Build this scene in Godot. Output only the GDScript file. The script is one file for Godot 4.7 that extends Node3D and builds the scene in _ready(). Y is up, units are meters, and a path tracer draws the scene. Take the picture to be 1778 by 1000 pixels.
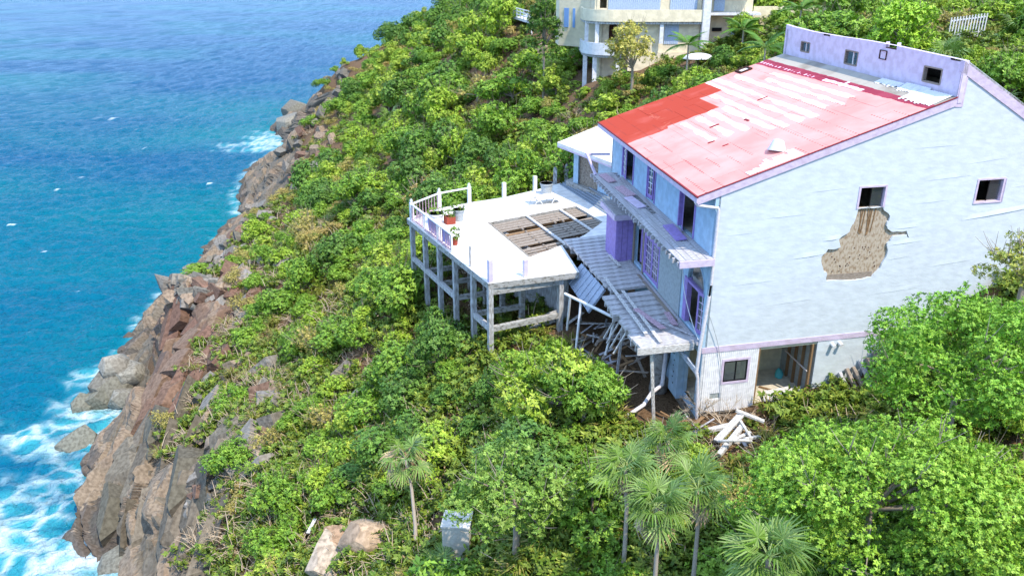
extends Node3D
# A hurricane-damaged cliff house above the sea. Metres; sea level is y = 0. The camera hovers at (0, 45, 0).

const CAM_Y := 45.0
const FOCAL := 1450.0
const PITCH := 22.0
var sp := sin(deg_to_rad(PITCH))
var cp := cos(deg_to_rad(PITCH))
# frame of the house: origin at its near corner on the lilac band, s along the side wall, t along the sea front
var O := Vector3(9.159, 27.356, -36.007)
var S := Vector3(0.97652, 0.0, -0.21546)
var T := Vector3(-0.15471, 0.0, -0.98796)
var rng := RandomNumberGenerator.new()
var taken := {}
var M := {}
var box_cache := {}

class MB:
	var v := PackedVector3Array()
	var n := PackedVector3Array()
	var u := PackedVector2Array()
	var c := PackedColorArray()
	var col := Color.WHITE
	func tri(a: Vector3, b: Vector3, d: Vector3, na: Vector3, nb: Vector3, nd: Vector3) -> void:
		if (b - a).cross(d - a).dot(na + nb + nd) > 0.0:
			v.append(a); v.append(d); v.append(b); n.append(na); n.append(nd); n.append(nb)
		else:
			v.append(a); v.append(b); v.append(d); n.append(na); n.append(nb); n.append(nd)
		for i in 3:
			c.append(col)
	func flat(a: Vector3, b: Vector3, d: Vector3, out: Vector3) -> void:
		var nn := (b - a).cross(d - a).normalized()
		if nn.dot(out) < 0.0:
			nn = -nn
		tri(a, b, d, nn, nn, nn)
	func quad(a: Vector3, b: Vector3, d: Vector3, e: Vector3, out: Vector3) -> void:
		flat(a, b, d, out)
		flat(a, d, e, out)
	func hexa(o: Vector3, X: Vector3, Y: Vector3, Z: Vector3) -> void:
		var m := o + (X + Y + Z) * 0.5
		for f in [[o, X, Y], [o + Z, X, Y], [o, Y, Z], [o + X, Y, Z], [o, X, Z], [o + Y, X, Z]]:
			var p: Vector3 = f[0]
			var a: Vector3 = f[1]
			var b: Vector3 = f[2]
			quad(p, p + a, p + a + b, p + b, p + (a + b) * 0.5 - m)
	func tube(pts: Array, rad: Array, seg := 8, caps := true) -> void:
		var side := Vector3.ZERO
		var rings := []
		for i in pts.size():
			var d: Vector3 = (pts[mini(i + 1, pts.size() - 1)] - pts[maxi(i - 1, 0)]).normalized()
			if side == Vector3.ZERO:
				side = d.cross(Vector3.UP if absf(d.y) < 0.9 else Vector3.RIGHT).normalized()
			side = (side - d * side.dot(d)).normalized()
			var w := d.cross(side)
			var ring := []
			for k in seg:
				var a := TAU * k / seg
				ring.append(side * cos(a) + w * sin(a))
			rings.append(ring)
		for i in pts.size() - 1:
			var p: Vector3 = pts[i]
			var q: Vector3 = pts[i + 1]
			for k in seg:
				var l := (k + 1) % seg
				var a0: Vector3 = rings[i][k]
				var a1: Vector3 = rings[i][l]
				var b0: Vector3 = rings[i + 1][k]
				var b1: Vector3 = rings[i + 1][l]
				tri(p + a0 * rad[i], p + a1 * rad[i], q + b1 * rad[i + 1], a0, a1, b1)
				tri(p + a0 * rad[i], q + b1 * rad[i + 1], q + b0 * rad[i + 1], a0, b1, b0)
		if caps:
			for e in [0, pts.size() - 1]:
				var out: Vector3 = pts[0] - pts[1] if e == 0 else pts[e] - pts[e - 1]
				for k in range(1, seg - 1):
					flat(pts[e] + rings[e][0] * rad[e], pts[e] + rings[e][k] * rad[e], pts[e] + rings[e][k + 1] * rad[e], out)
	func mesh(m: Material) -> ArrayMesh:
		var arr := []
		arr.resize(Mesh.ARRAY_MAX)
		arr[Mesh.ARRAY_VERTEX] = v
		arr[Mesh.ARRAY_NORMAL] = n
		arr[Mesh.ARRAY_COLOR] = c
		if u.size() == v.size():
			arr[Mesh.ARRAY_TEX_UV] = u
		var am := ArrayMesh.new()
		am.add_surface_from_arrays(Mesh.PRIMITIVE_TRIANGLES, arr)
		am.surface_set_material(0, m)
		return am

func numbered(called: String) -> String:
	if not taken.has(called):
		taken[called] = 0
		return called
	taken[called] += 1
	return "%s_%03d" % [called, taken[called]]

func tag(o: Node, label: String, category := "", group := "", kind := "") -> Node:
	if label: o.set_meta("label", label)
	if category: o.set_meta("category", category)
	if group: o.set_meta("group", group)
	if kind: o.set_meta("kind", kind)
	return o

func thing(called: String, label: String, category: String, at: Vector3, group := "") -> Node3D:
	var o := Node3D.new()
	o.name = numbered(called)
	add_child(o)
	o.position = at
	tag(o, label, category, group)
	return o

# a mesh given in world coordinates, put under a thing (whose own position is taken off) or at top level
func part(mb: MB, called: String, m: Material, parent: Node3D) -> MeshInstance3D:
	var off := Vector3.ZERO
	var p: Node = parent
	while p != self:
		off += (p as Node3D).position
		p = p.get_parent()
	if off != Vector3.ZERO:
		for i in mb.v.size():
			mb.v[i] -= off
	var o := MeshInstance3D.new()
	o.mesh = mb.mesh(m)
	o.name = numbered(called) if parent == self else called
	parent.add_child(o, true)
	return o

func single(mb: MB, called: String, m: Material, label: String, category: String, at: Vector3, group := "") -> MeshInstance3D:
	for i in mb.v.size():
		mb.v[i] -= at
	var o := MeshInstance3D.new()
	o.mesh = mb.mesh(m)
	o.name = numbered(called)
	add_child(o)
	o.position = at
	tag(o, label, category, group)
	return o

func structure(mb: MB, called: String, m: Material) -> MeshInstance3D:
	var o := part(mb, called, m, self)
	o.set_meta("kind", "structure")
	return o

# a box with chamfered long edges, shared between pieces of the same size; x is its length
func box_mesh(l: float, h: float, w: float, m: Material) -> Mesh:
	var key := [snappedf(l, 0.05), snappedf(h, 0.005), snappedf(w, 0.005), m]
	if box_cache.has(key):
		return box_cache[key]
	var mb := MB.new()
	var b := minf(0.012, minf(h, w) * 0.2)
	var x: float = key[0] / 2.0
	var y := h / 2.0
	var z := w / 2.0
	var prof := [Vector2(-y + b, -z), Vector2(y - b, -z), Vector2(y, -z + b), Vector2(y, z - b), Vector2(y - b, z), Vector2(-y + b, z), Vector2(-y, z - b), Vector2(-y, -z + b)]
	for i in 8:
		var p: Vector2 = prof[i]
		var q: Vector2 = prof[(i + 1) % 8]
		mb.quad(Vector3(-x, p.x, p.y), Vector3(x, p.x, p.y), Vector3(x, q.x, q.y), Vector3(-x, q.x, q.y), Vector3(0, p.x + q.x, p.y + q.y))
	for e in [-1, 1]:
		for i in range(1, 7):
			mb.flat(Vector3(e * x, prof[0].x, prof[0].y), Vector3(e * x, prof[i].x, prof[i].y), Vector3(e * x, prof[i + 1].x, prof[i + 1].y), Vector3(e, 0, 0))
	box_cache[key] = mb.mesh(m)
	return box_cache[key]

# a straight timber from a to b, h high and w wide, h measured towards `up`
func bar(parent: Node3D, called: String, a: Vector3, b: Vector3, h: float, w: float, m: Material, up := Vector3.UP) -> MeshInstance3D:
	var x := (b - a).normalized()
	if absf(x.dot(up)) > 0.98:
		up = Vector3.RIGHT
	var z := x.cross(up).normalized()
	var y := z.cross(x)
	var o := MeshInstance3D.new()
	o.mesh = box_mesh(a.distance_to(b), h, w, m)
	o.name = numbered(called) if parent == self else called
	parent.add_child(o, true)
	var off := Vector3.ZERO
	var p: Node = parent
	while p != self:
		off += (p as Node3D).position
		p = p.get_parent()
	o.transform = Transform3D(Basis(x, y, z), (a + b) * 0.5 - off)
	return o

func hs(s: float, y: float, t: float) -> Vector3:
	return O + S * s + T * t + Vector3.UP * y

func hb(mb: MB, s0: float, s1: float, y0: float, y1: float, t0: float, t1: float) -> void:
	mb.hexa(hs(s0, y0, t0), S * (s1 - s0), Vector3.UP * (y1 - y0), T * (t1 - t0))

func hpart(parent: Node3D, called: String, m: Material, s0: float, s1: float, y0: float, y1: float, t0: float, t1: float) -> MeshInstance3D:
	var mb := MB.new()
	hb(mb, s0, s1, y0, y1, t0, t1)
	return part(mb, called, m, parent)

# the ray of a pixel of the 1778 x 1000 photograph
func ray(px: float, py: float) -> Vector3:
	var a := (px - 889.0) / FOCAL
	var b := (py - 500.0) / FOCAL
	return Vector3(a, -sp - b * cp, -(cp - b * sp))

func at_depth(px: float, py: float, d: float) -> Vector3:
	return Vector3(0, CAM_Y, 0) + ray(px, py) * d

func at_height(px: float, py: float, y: float) -> Vector3:
	var r := ray(px, py)
	return Vector3(0, CAM_Y, 0) + r * ((y - CAM_Y) / r.y)

# where a pixel's ray meets the ground
func on_ground(px: float, py: float, from := 12.0) -> Vector3:
	var r := ray(px, py)
	var d := from
	while d < 320.0:
		var p := Vector3(0, CAM_Y, 0) + r * d
		if p.y < height(p.x, p.z):
			for i in 6:
				d -= 0.15
				var q := Vector3(0, CAM_Y, 0) + r * d
				if q.y > height(q.x, q.z):
					break
				p = q
			return Vector3(p.x, height(p.x, p.z), p.z)
		d += 0.6
	return at_height(px, py, 0.0)

func pixel_of(p: Vector3) -> Vector3:
	var q := p - Vector3(0, CAM_Y, 0)
	var d := -(q.z * cp + q.y * sp)
	return Vector3(889.0 + FOCAL * q.x / d, 500.0 - FOCAL * (q.y * cp - q.z * sp) / d, d)

# ---------- the ground ----------
var gx0 := -70.0
var gz0 := -300.0
var gw := 171
var gh := 331
var grid := PackedFloat32Array()
var relief := FastNoiseLite.new()

func height(x: float, z: float) -> float:
	var fx := clampf(x - gx0, 0.0, gw - 1.001)
	var fz := clampf(z - gz0, 0.0, gh - 1.001)
	var i := int(fx)
	var j := int(fz)
	fx -= i
	fz -= j
	var k := j * gw + i
	return lerpf(lerpf(grid[k], grid[k + 1], fx), lerpf(grid[k + gw], grid[k + gw + 1], fx), fz) + relief.get_noise_2d(x, z) * 0.5

func solve_ground() -> void:
	relief.seed = 5
	relief.frequency = 0.16
	relief.fractal_octaves = 3
	var pts := []
	for w in [[230, 1012], [112, 905], [172, 842], [250, 708], [345, 470], [420, 382], [505, 250]]:
		pts.append(at_height(w[0], w[1], 0.0))
	for w in [[292, 490, 88], [260, 640, 80], [212, 780, 73], [250, 900, 62], [330, 800, 62], [330, 650, 75], [400, 600, 76], [370, 480, 91], [430, 372, 112], [490, 292, 140], [525, 217, 170], [590, 114, 215], [690, 60, 235], [765, 8, 250],
			[300, 1000, 58], [500, 1000, 48], [600, 940, 47], [780, 950, 40], [900, 1000, 35], [1250, 1000, 33], [1700, 1000, 30], [600, 750, 58], [560, 600, 70], [420, 560, 81], [500, 430, 100], [600, 310, 113], [700, 262, 107], [800, 262, 93], [850, 312, 85], [900, 220, 93],
			[750, 145, 130], [850, 75, 118], [900, 22, 122], [1020, 150, 86], [1150, 105, 90], [1300, 66, 82], [1400, 40, 86], [1650, 66, 78], [1778, 12, 92], [1700, 140, 62], [860, 560, 58], [1000, 620, 50], [650, 480, 74], [480, 800, 56], [430, 900, 54], [725, 985, 41]]:
		pts.append(at_depth(w[0], w[1], w[2]))
	for w in [[-1.3, 22.2, -45.2], [-2.6, 21.8, -48], [-7.5, 22.2, -58], [3.0, 23.2, -47], [9.0, 23.4, -35.6], [12.5, 23.6, -36.4], [17.0, 24.4, -37.5], [19.2, 25.7, -38.2], [24, 29.0, -39.0], [30, 32.0, -40], [9.5, 26.4, -54], [4.5, 26.3, -67], [8, 27.2, -66], [12, 30.5, -62], [22, 33.0, -58], [18, 31.0, -50], [6, 23.4, -42], [1.5, 22.8, -36], [6, 22.6, -30], [12, 22.6, -26], [18, 24.4, -28], [26, 27.0, -30], [5, 21.0, -22], [0, 19.5, -25], [-8, 13, -25], [-18, 6, -32], [-26, 1.5, -42], [-34, -4, -46], [-46, -5, -60], [-50, -5, -85], [-55, -5, -120], [-64, -5, -170], [-70, -5, -210], [-62, -5, -40], [-40, -5, -10], [-20, 0, -5], [0, 14, 5], [20, 20, 5], [50, 32, 10], [80, 44, -20], [90, 52, -80], [80, 52, -140], [45, 47, -130], [20, 44, -140], [0, 36, -150], [-22, 25, -180], [-30, 22, -220], [-5, 34, -220], [30, 46, -220], [80, 56, -220], [-45, 12, -250], [-70, -5, -260], [-68, -5, -300], [-20, 26, -290], [40, 44, -300], [-12, 22, -125], [-30, 11.5, -125], [-36, 12, -150]]:
		pts.append(Vector3(w[0], w[1], w[2]))
	var k := pts.size()
	var a := []
	for i in k:
		var row := PackedFloat64Array()
		row.resize(k + 2)
		for j in k:
			row[j] = Vector2(pts[i].x - pts[j].x, pts[i].z - pts[j].z).length()
		row[k] = 1.0
		row[k + 1] = pts[i].y
		a.append(row)
	var last := PackedFloat64Array()
	last.resize(k + 2)
	for j in k:
		last[j] = 1.0
	a.append(last)
	var m := k + 1
	for i in m:
		var best := i
		for r in range(i + 1, m):
			if absf(a[r][i]) > absf(a[best][i]):
				best = r
		var sw = a[i]
		a[i] = a[best]
		a[best] = sw
		var pr: PackedFloat64Array = a[i]
		for r in range(i + 1, m):
			var rr: PackedFloat64Array = a[r]
			var f := rr[i] / pr[i]
			if f != 0.0:
				for q in range(i, m + 1):
					rr[q] -= f * pr[q]
				a[r] = rr
	var wgt := PackedFloat64Array()
	wgt.resize(m)
	for i in range(m - 1, -1, -1):
		var sum: float = a[i][m]
		for q in range(i + 1, m):
			sum -= a[i][q] * wgt[q]
		wgt[i] = sum / a[i][i]
	var px := PackedFloat64Array()
	var pz := PackedFloat64Array()
	for p in pts:
		px.append(p.x)
		pz.append(p.z)
	grid.resize(gw * gh)
	# every second point is solved, the rest is interpolated
	for j in range(0, gh, 2):
		for i in range(0, gw, 2):
			var x := gx0 + i
			var z := gz0 + j
			var sum := wgt[k]
			for q in k:
				var dx := x - px[q]
				var dz := z - pz[q]
				sum += wgt[q] * sqrt(dx * dx + dz * dz)
			grid[j * gw + i] = sum
	for j in range(0, gh, 2):
		for i in range(1, gw, 2):
			grid[j * gw + i] = (grid[j * gw + i - 1] + grid[j * gw + i + 1]) * 0.5
	for j in range(1, gh, 2):
		for i in gw:
			grid[j * gw + i] = (grid[(j - 1) * gw + i] + grid[(j + 1) * gw + i]) * 0.5

# distance inland from the waterline along x
func shore_x(z: float) -> float:
	var x := -66.0
	while x < 0.0:
		var h := height(x, z)
		if h > 0.0:
			var before := height(x - 0.5, z)
			return x - 0.5 * h / maxf(h - before, 0.01)
		x += 0.5
	return x

func rock_width(z: float) -> float:
	var w := remap(clampf(-z, 50.0, 80.0), 50.0, 80.0, 9.0, 13.0) if z > -80.0 else remap(clampf(-z, 80.0, 150.0), 80.0, 150.0, 13.0, 14.5)
	return w + relief.get_noise_2d(z * 0.6, 77.0) * 4.0

# ---------- materials ----------
var tex := {}
func noise_tex(key: String, freq: float, lo: Color, hi: Color, octaves := 4, kind := FastNoiseLite.TYPE_SIMPLEX_SMOOTH, size := 512, from := 0.3, to := 0.7) -> Texture2D:
	if tex.has(key):
		return tex[key]
	var f := FastNoiseLite.new()
	f.seed = hash(key) % 1000
	f.noise_type = kind
	f.frequency = freq
	f.fractal_octaves = octaves
	var t := NoiseTexture2D.new()
	t.width = size
	t.height = size
	t.seamless = true
	t.noise = f
	var g := Gradient.new()
	g.set_color(0, lo)
	g.set_color(1, hi)
	g.set_offset(0, from)
	g.set_offset(1, to)
	t.color_ramp = g
	tex[key] = t
	return t

func bump_tex(key: String, freq: float, strength: float, octaves := 4, kind := FastNoiseLite.TYPE_SIMPLEX_SMOOTH, size := 512) -> Texture2D:
	if tex.has(key):
		return tex[key]
	var f := FastNoiseLite.new()
	f.seed = hash(key) % 1000
	f.noise_type = kind
	f.frequency = freq
	f.fractal_octaves = octaves
	var t := NoiseTexture2D.new()
	t.width = size
	t.height = size
	t.seamless = true
	t.noise = f
	t.as_normal_map = true
	t.bump_strength = strength
	tex[key] = t
	return t

func mat(key: String, col: Color, rough: float, albedo: Texture2D = null, scale := Vector3.ONE, bump: Texture2D = null, depth := 1.0, world := true) -> StandardMaterial3D:
	var m := StandardMaterial3D.new()
	m.resource_name = key
	m.albedo_color = col
	m.roughness = rough
	m.metallic_specular = 0.35
	if albedo: m.albedo_texture = albedo
	if bump:
		m.normal_enabled = true
		m.normal_texture = bump
		m.normal_scale = depth
	m.uv1_triplanar = true
	m.uv1_world_triplanar = world
	m.uv1_scale = scale
	M[key] = m
	return m

func leaf_mat(key: String, through: Color) -> void:
	var m := StandardMaterial3D.new()
	m.resource_name = key
	m.vertex_color_use_as_albedo = true
	m.roughness = 0.48
	m.metallic_specular = 0.4
	m.cull_mode = BaseMaterial3D.CULL_DISABLED
	m.backlight_enabled = true
	m.backlight = through
	M[key] = m

func make_materials() -> void:
	var mott := noise_tex("mottle", 0.012, Color(0.93, 0.92, 0.91), Color(1, 1, 1), 5)
	var soft := noise_tex("soft", 0.01, Color(0.92, 0.92, 0.92), Color(1, 1, 1), 5)
	var dirt := noise_tex("dirt", 0.02, Color(0.70, 0.68, 0.65), Color(1, 1, 1), 6, FastNoiseLite.TYPE_SIMPLEX_SMOOTH, 512, 0.25, 0.5)
	var grain := noise_tex("grain", 0.02, Color(0.74, 0.72, 0.7), Color(1, 1, 1), 4)
	var rough_bump := bump_tex("rough_bump", 0.03, 6.0, 5)
	var stucco := bump_tex("stucco", 0.02, 8.0, 5)
	mat("blue_stucco", Color(0.80, 0.835, 0.865), 0.85, noise_tex("faint", 0.014, Color(0.955, 0.955, 0.955), Color(1, 1, 1), 6), Vector3(0.16, 0.3, 0.16), stucco, 0.16)
	mat("blue_wall", Color(0.66, 0.775, 0.865), 0.85, soft, Vector3.ONE * 0.3, rough_bump, 0.3)
	mat("lilac", Color(0.80, 0.745, 0.835), 0.7, mott, Vector3.ONE * 0.35, rough_bump, 0.25)
	mat("lilac_wall", Color(0.84, 0.80, 0.885), 0.85, mott, Vector3.ONE * 0.25, stucco, 0.2)
	mat("purple", Color(0.60, 0.52, 0.77), 0.55, mott, Vector3.ONE * 0.5)
	mat("pale_board", Color(0.78, 0.78, 0.81), 0.75, grain, Vector3(0.4, 3, 3), rough_bump, 0.3, false)
	mat("slat", Color(0.81, 0.81, 0.83), 0.7, grain, Vector3(0.25, 2.0, 2.0), rough_bump, 0.3, false)
	mat("blue_slat", Color(0.70, 0.76, 0.85), 0.7, grain, Vector3(0.25, 2.0, 2.0), rough_bump, 0.3, false)
	mat("pink_board", Color(0.82, 0.70, 0.76), 0.75, grain, Vector3(0.4, 3, 3), rough_bump, 0.3, false)
	mat("white_board", Color(0.86, 0.86, 0.86), 0.7, grain, Vector3(0.4, 2, 2), null, 1.0, false)
	mat("raw_wood", Color(0.62, 0.50, 0.37), 0.85, grain, Vector3(0.4, 4, 4), rough_bump, 0.4, false)
	mat("old_wood", Color(0.65, 0.605, 0.56), 0.9, grain, Vector3(0.35, 4, 4), rough_bump, 0.5, false)
	mat("white_siding", Color(0.93, 0.93, 0.94), 0.7, soft, Vector3.ONE * 0.5)
	mat("deck_white", Color(0.90, 0.885, 0.87), 0.8, soft, Vector3.ONE * 0.22, rough_bump, 0.2)
	mat("concrete", Color(0.66, 0.66, 0.65), 0.9, dirt, Vector3.ONE * 0.3, rough_bump, 0.4)
	mat("concrete_white", Color(0.76, 0.77, 0.78), 0.9, grain, Vector3(0.9, 0.15, 0.9), rough_bump, 0.4)
	mat("old_concrete", Color(0.56, 0.53, 0.49), 0.95, dirt, Vector3.ONE * 0.35, rough_bump, 0.6)
	mat("step_paint", Color(0.56, 0.62, 0.68), 0.7, grain, Vector3(0.4, 2, 2), null, 1.0, false)
	mat("substrate", Color(0.70, 0.65, 0.58), 0.95, noise_tex("spots", 0.02, Color(0.80, 0.74, 0.68), Color(1, 1, 1), 5, FastNoiseLite.TYPE_SIMPLEX_SMOOTH, 512, 0.2, 0.55), Vector3(0.7, 0.35, 0.7), rough_bump, 0.25)
	mat("bay_concrete", Color(0.80, 0.77, 0.71), 0.9, soft, Vector3.ONE * 0.5)
	mat("grey_panel", Color(0.62, 0.66, 0.67), 0.9, mott, Vector3.ONE * 0.6, rough_bump, 0.6)
	mat("roof_edge", Color(0.50, 0.16, 0.18), 0.7)
	mat("white_paint", Color(0.90, 0.90, 0.91), 0.6, soft, Vector3.ONE * 0.4)
	mat("cream_inside", Color(0.85, 0.83, 0.74), 0.9, soft, Vector3.ONE * 0.4)
	mat("black_frame", Color(0.10, 0.10, 0.11), 0.4)
	mat("pvc", Color(0.86, 0.84, 0.86), 0.45, mott, Vector3.ONE * 0.8)
	mat("rust", Color(0.28, 0.17, 0.14), 0.9, mott, Vector3.ONE * 2.0)
	mat("cream_wall", Color(0.93, 0.88, 0.76), 0.85, soft, Vector3.ONE * 0.2, rough_bump, 0.2)
	mat("shutter", Color(0.72, 0.79, 0.88), 0.45, soft, Vector3.ONE)
	mat("blue_glass_frame", Color(0.50, 0.66, 0.88), 0.5)
	mat("terracotta", Color(0.62, 0.30, 0.24), 0.85, mott, Vector3.ONE)
	mat("grey_pot", Color(0.66, 0.69, 0.71), 0.7, mott, Vector3.ONE)
	mat("mesh_cloth", Color(0.78, 0.76, 0.66), 0.9, mott, Vector3.ONE * 3.0)
	mat("lilac_cloth", Color(0.66, 0.62, 0.80), 0.8)
	mat("soil", Color(0.44, 0.35, 0.26), 0.98, dirt, Vector3.ONE * 0.45, bump_tex("soil_bump", 0.04, 10.0, 5), 1.0)
	mat("bark", Color(0.50, 0.46, 0.41), 0.95, mott, Vector3.ONE * 1.5)
	mat("grey_bark", Color(0.62, 0.58, 0.53), 0.95, mott, Vector3.ONE * 1.5)
	mat("dead_twig", Color(0.70, 0.63, 0.54), 0.95)
	mat("palm_trunk", Color(0.66, 0.62, 0.57), 0.95, mott, Vector3(1, 4, 1))
	mat("sandstone", Color(0.74, 0.58, 0.43), 0.95, dirt, Vector3.ONE * 0.4, rough_bump, 0.8)
	mat("pale_concrete", Color(0.82, 0.80, 0.76), 0.9, soft, Vector3.ONE * 0.6, rough_bump, 0.3)
	mat("teal_cloth", Color(0.35, 0.72, 0.76), 0.8)
	var glass := StandardMaterial3D.new()
	glass.resource_name = "glass"
	glass.albedo_color = Color(0.55, 0.62, 0.68, 0.06)
	glass.roughness = 0.05
	glass.transparency = BaseMaterial3D.TRANSPARENCY_ALPHA
	M["glass"] = glass
	var rock := mat("rock", Color(1, 1, 1), 0.92, noise_tex("rock_grain", 0.02, Color(0.74, 0.73, 0.72), Color(1, 1, 1), 6, FastNoiseLite.TYPE_SIMPLEX_SMOOTH, 1024, 0.25, 0.65), Vector3.ONE * 0.12, bump_tex("rock_bump", 0.012, 14.0, 6, FastNoiseLite.TYPE_SIMPLEX_SMOOTH, 1024), 0.6)
	rock.vertex_color_use_as_albedo = true
	var water := mat("water", Color(1, 1, 1), 0.12, null, Vector3(0.03, 0.03, 0.03), bump_tex("ripple", 0.028, 9.0, 5, FastNoiseLite.TYPE_SIMPLEX_SMOOTH, 1024), 2.2)
	water.vertex_color_use_as_albedo = true
	water.metallic_specular = 0.13
	leaf_mat("leaf", Color(0.36, 0.50, 0.10))
	leaf_mat("palm_leaf", Color(0.30, 0.42, 0.10))
	M.palm_leaf.roughness = 0.45
	M.palm_leaf.metallic_specular = 0.5
	leaf_mat("dry_leaf", Color(0.35, 0.28, 0.12))

# ---------- light and camera ----------
func make_light() -> void:
	var cam := Camera3D.new()
	cam.name = "camera"
	cam.fov = rad_to_deg(2.0 * atan(500.0 / FOCAL))
	cam.position = Vector3(0, CAM_Y, 0)
	cam.rotation_degrees = Vector3(-PITCH, 0, 0)
	cam.near = 0.5
	cam.far = 8000.0
	add_child(cam)
	cam.make_current()
	var sky := ProceduralSkyMaterial.new()
	sky.sky_top_color = Color(0.55, 0.65, 0.79)
	sky.sky_horizon_color = Color(0.55, 0.66, 0.81)
	sky.sky_curve = 0.18
	sky.ground_bottom_color = Color(0.20, 0.36, 0.48)
	sky.ground_horizon_color = Color(0.60, 0.72, 0.82)
	sky.sky_energy_multiplier = 1.5
	sky.sun_angle_max = 4.0
	var env := Environment.new()
	env.background_mode = Environment.BG_SKY
	env.sky = Sky.new()
	env.sky.sky_material = sky
	env.tonemap_mode = Environment.TONE_MAPPER_LINEAR
	env.tonemap_exposure = 1.42
	env.sdfgi_enabled = true
	env.ssao_enabled = true
	env.ssil_enabled = true
	var we := WorldEnvironment.new()
	we.name = "environment"
	we.environment = env
	add_child(we)
	var sun := DirectionalLight3D.new()
	sun.name = "sun"
	sun.light_energy = 1.25
	sun.light_color = Color(1.0, 0.95, 0.87)
	sun.light_angular_distance = 0.5
	sun.shadow_enabled = true
	add_child(sun)
	sun.look_at_from_position(Vector3(0.58, 1.5, 0.72) * 50.0, Vector3.ZERO)

# ---------- sheets ----------
func sheet(w: int, h: int, v: PackedVector3Array, c: PackedColorArray, m: Material, called: String) -> MeshInstance3D:
	var n := PackedVector3Array()
	n.resize(w * h)
	for j in h:
		for i in w:
			var dx := v[j * w + mini(i + 1, w - 1)] - v[j * w + maxi(i - 1, 0)]
			var dz := v[mini(j + 1, h - 1) * w + i] - v[maxi(j - 1, 0) * w + i]
			var q := dz.cross(dx).normalized()
			n[j * w + i] = q if q.y >= 0.0 else -q
	var idx := PackedInt32Array()
	idx.resize((w - 1) * (h - 1) * 6)
	var k := 0
	var a0 := v[0]
	var flip := (v[1] - a0).cross(v[w] - a0).y > 0.0
	for j in h - 1:
		for i in w - 1:
			var a := j * w + i
			var b := a + 1
			var d := a + w
			var e := d + 1
			if flip:
				idx[k] = a; idx[k + 1] = d; idx[k + 2] = b; idx[k + 3] = b; idx[k + 4] = d; idx[k + 5] = e
			else:
				idx[k] = a; idx[k + 1] = b; idx[k + 2] = d; idx[k + 3] = b; idx[k + 4] = e; idx[k + 5] = d
			k += 6
	var arr := []
	arr.resize(Mesh.ARRAY_MAX)
	arr[Mesh.ARRAY_VERTEX] = v
	arr[Mesh.ARRAY_NORMAL] = n
	arr[Mesh.ARRAY_COLOR] = c
	arr[Mesh.ARRAY_INDEX] = idx
	var am := ArrayMesh.new()
	am.add_surface_from_arrays(Mesh.PRIMITIVE_TRIANGLES, arr)
	am.surface_set_material(0, m)
	var o := MeshInstance3D.new()
	o.mesh = am
	o.name = numbered(called)
	add_child(o)
	o.set_meta("kind", "structure")
	return o

func lines(lo: float, f0: float, f1: float, hi: float, step: float, growth: float) -> PackedFloat32Array:
	var back := []
	var x := f0
	var d := step
	while x > lo:
		d *= growth
		x -= d
		back.append(x)
	back.reverse()
	x = f0
	while x < f1:
		back.append(x)
		x += step
	d = step
	while x < hi:
		back.append(x)
		d *= growth
		x += d
	back.append(x)
	return PackedFloat32Array(back)

func make_ground() -> void:
	var xs := lines(-70, -45, 45, 200, 0.8, 1.12)
	var zs := lines(-420, -140, -15, 60, 0.8, 1.06)
	var v := PackedVector3Array()
	var c := PackedColorArray()
	for z in zs:
		var sx := shore_x(z)
		for x in xs:
			var y := height(x, z)
			if in_house(Vector3(x, y, z), -0.9): y = minf(y, O.y - 4.6)
			if x > 98.0: y += (x - 98.0) * 0.25
			var into := sx + rock_width(z) - x
			if z > -250.0 and z < -41.0 and into > 0.0: y -= clampf(into, 0.0, 1.0) * 2.2
			v.append(Vector3(x, y, z))
			c.append(Color.WHITE)
	sheet(xs.size(), zs.size(), v, c, M.soil, "hillside")

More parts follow.
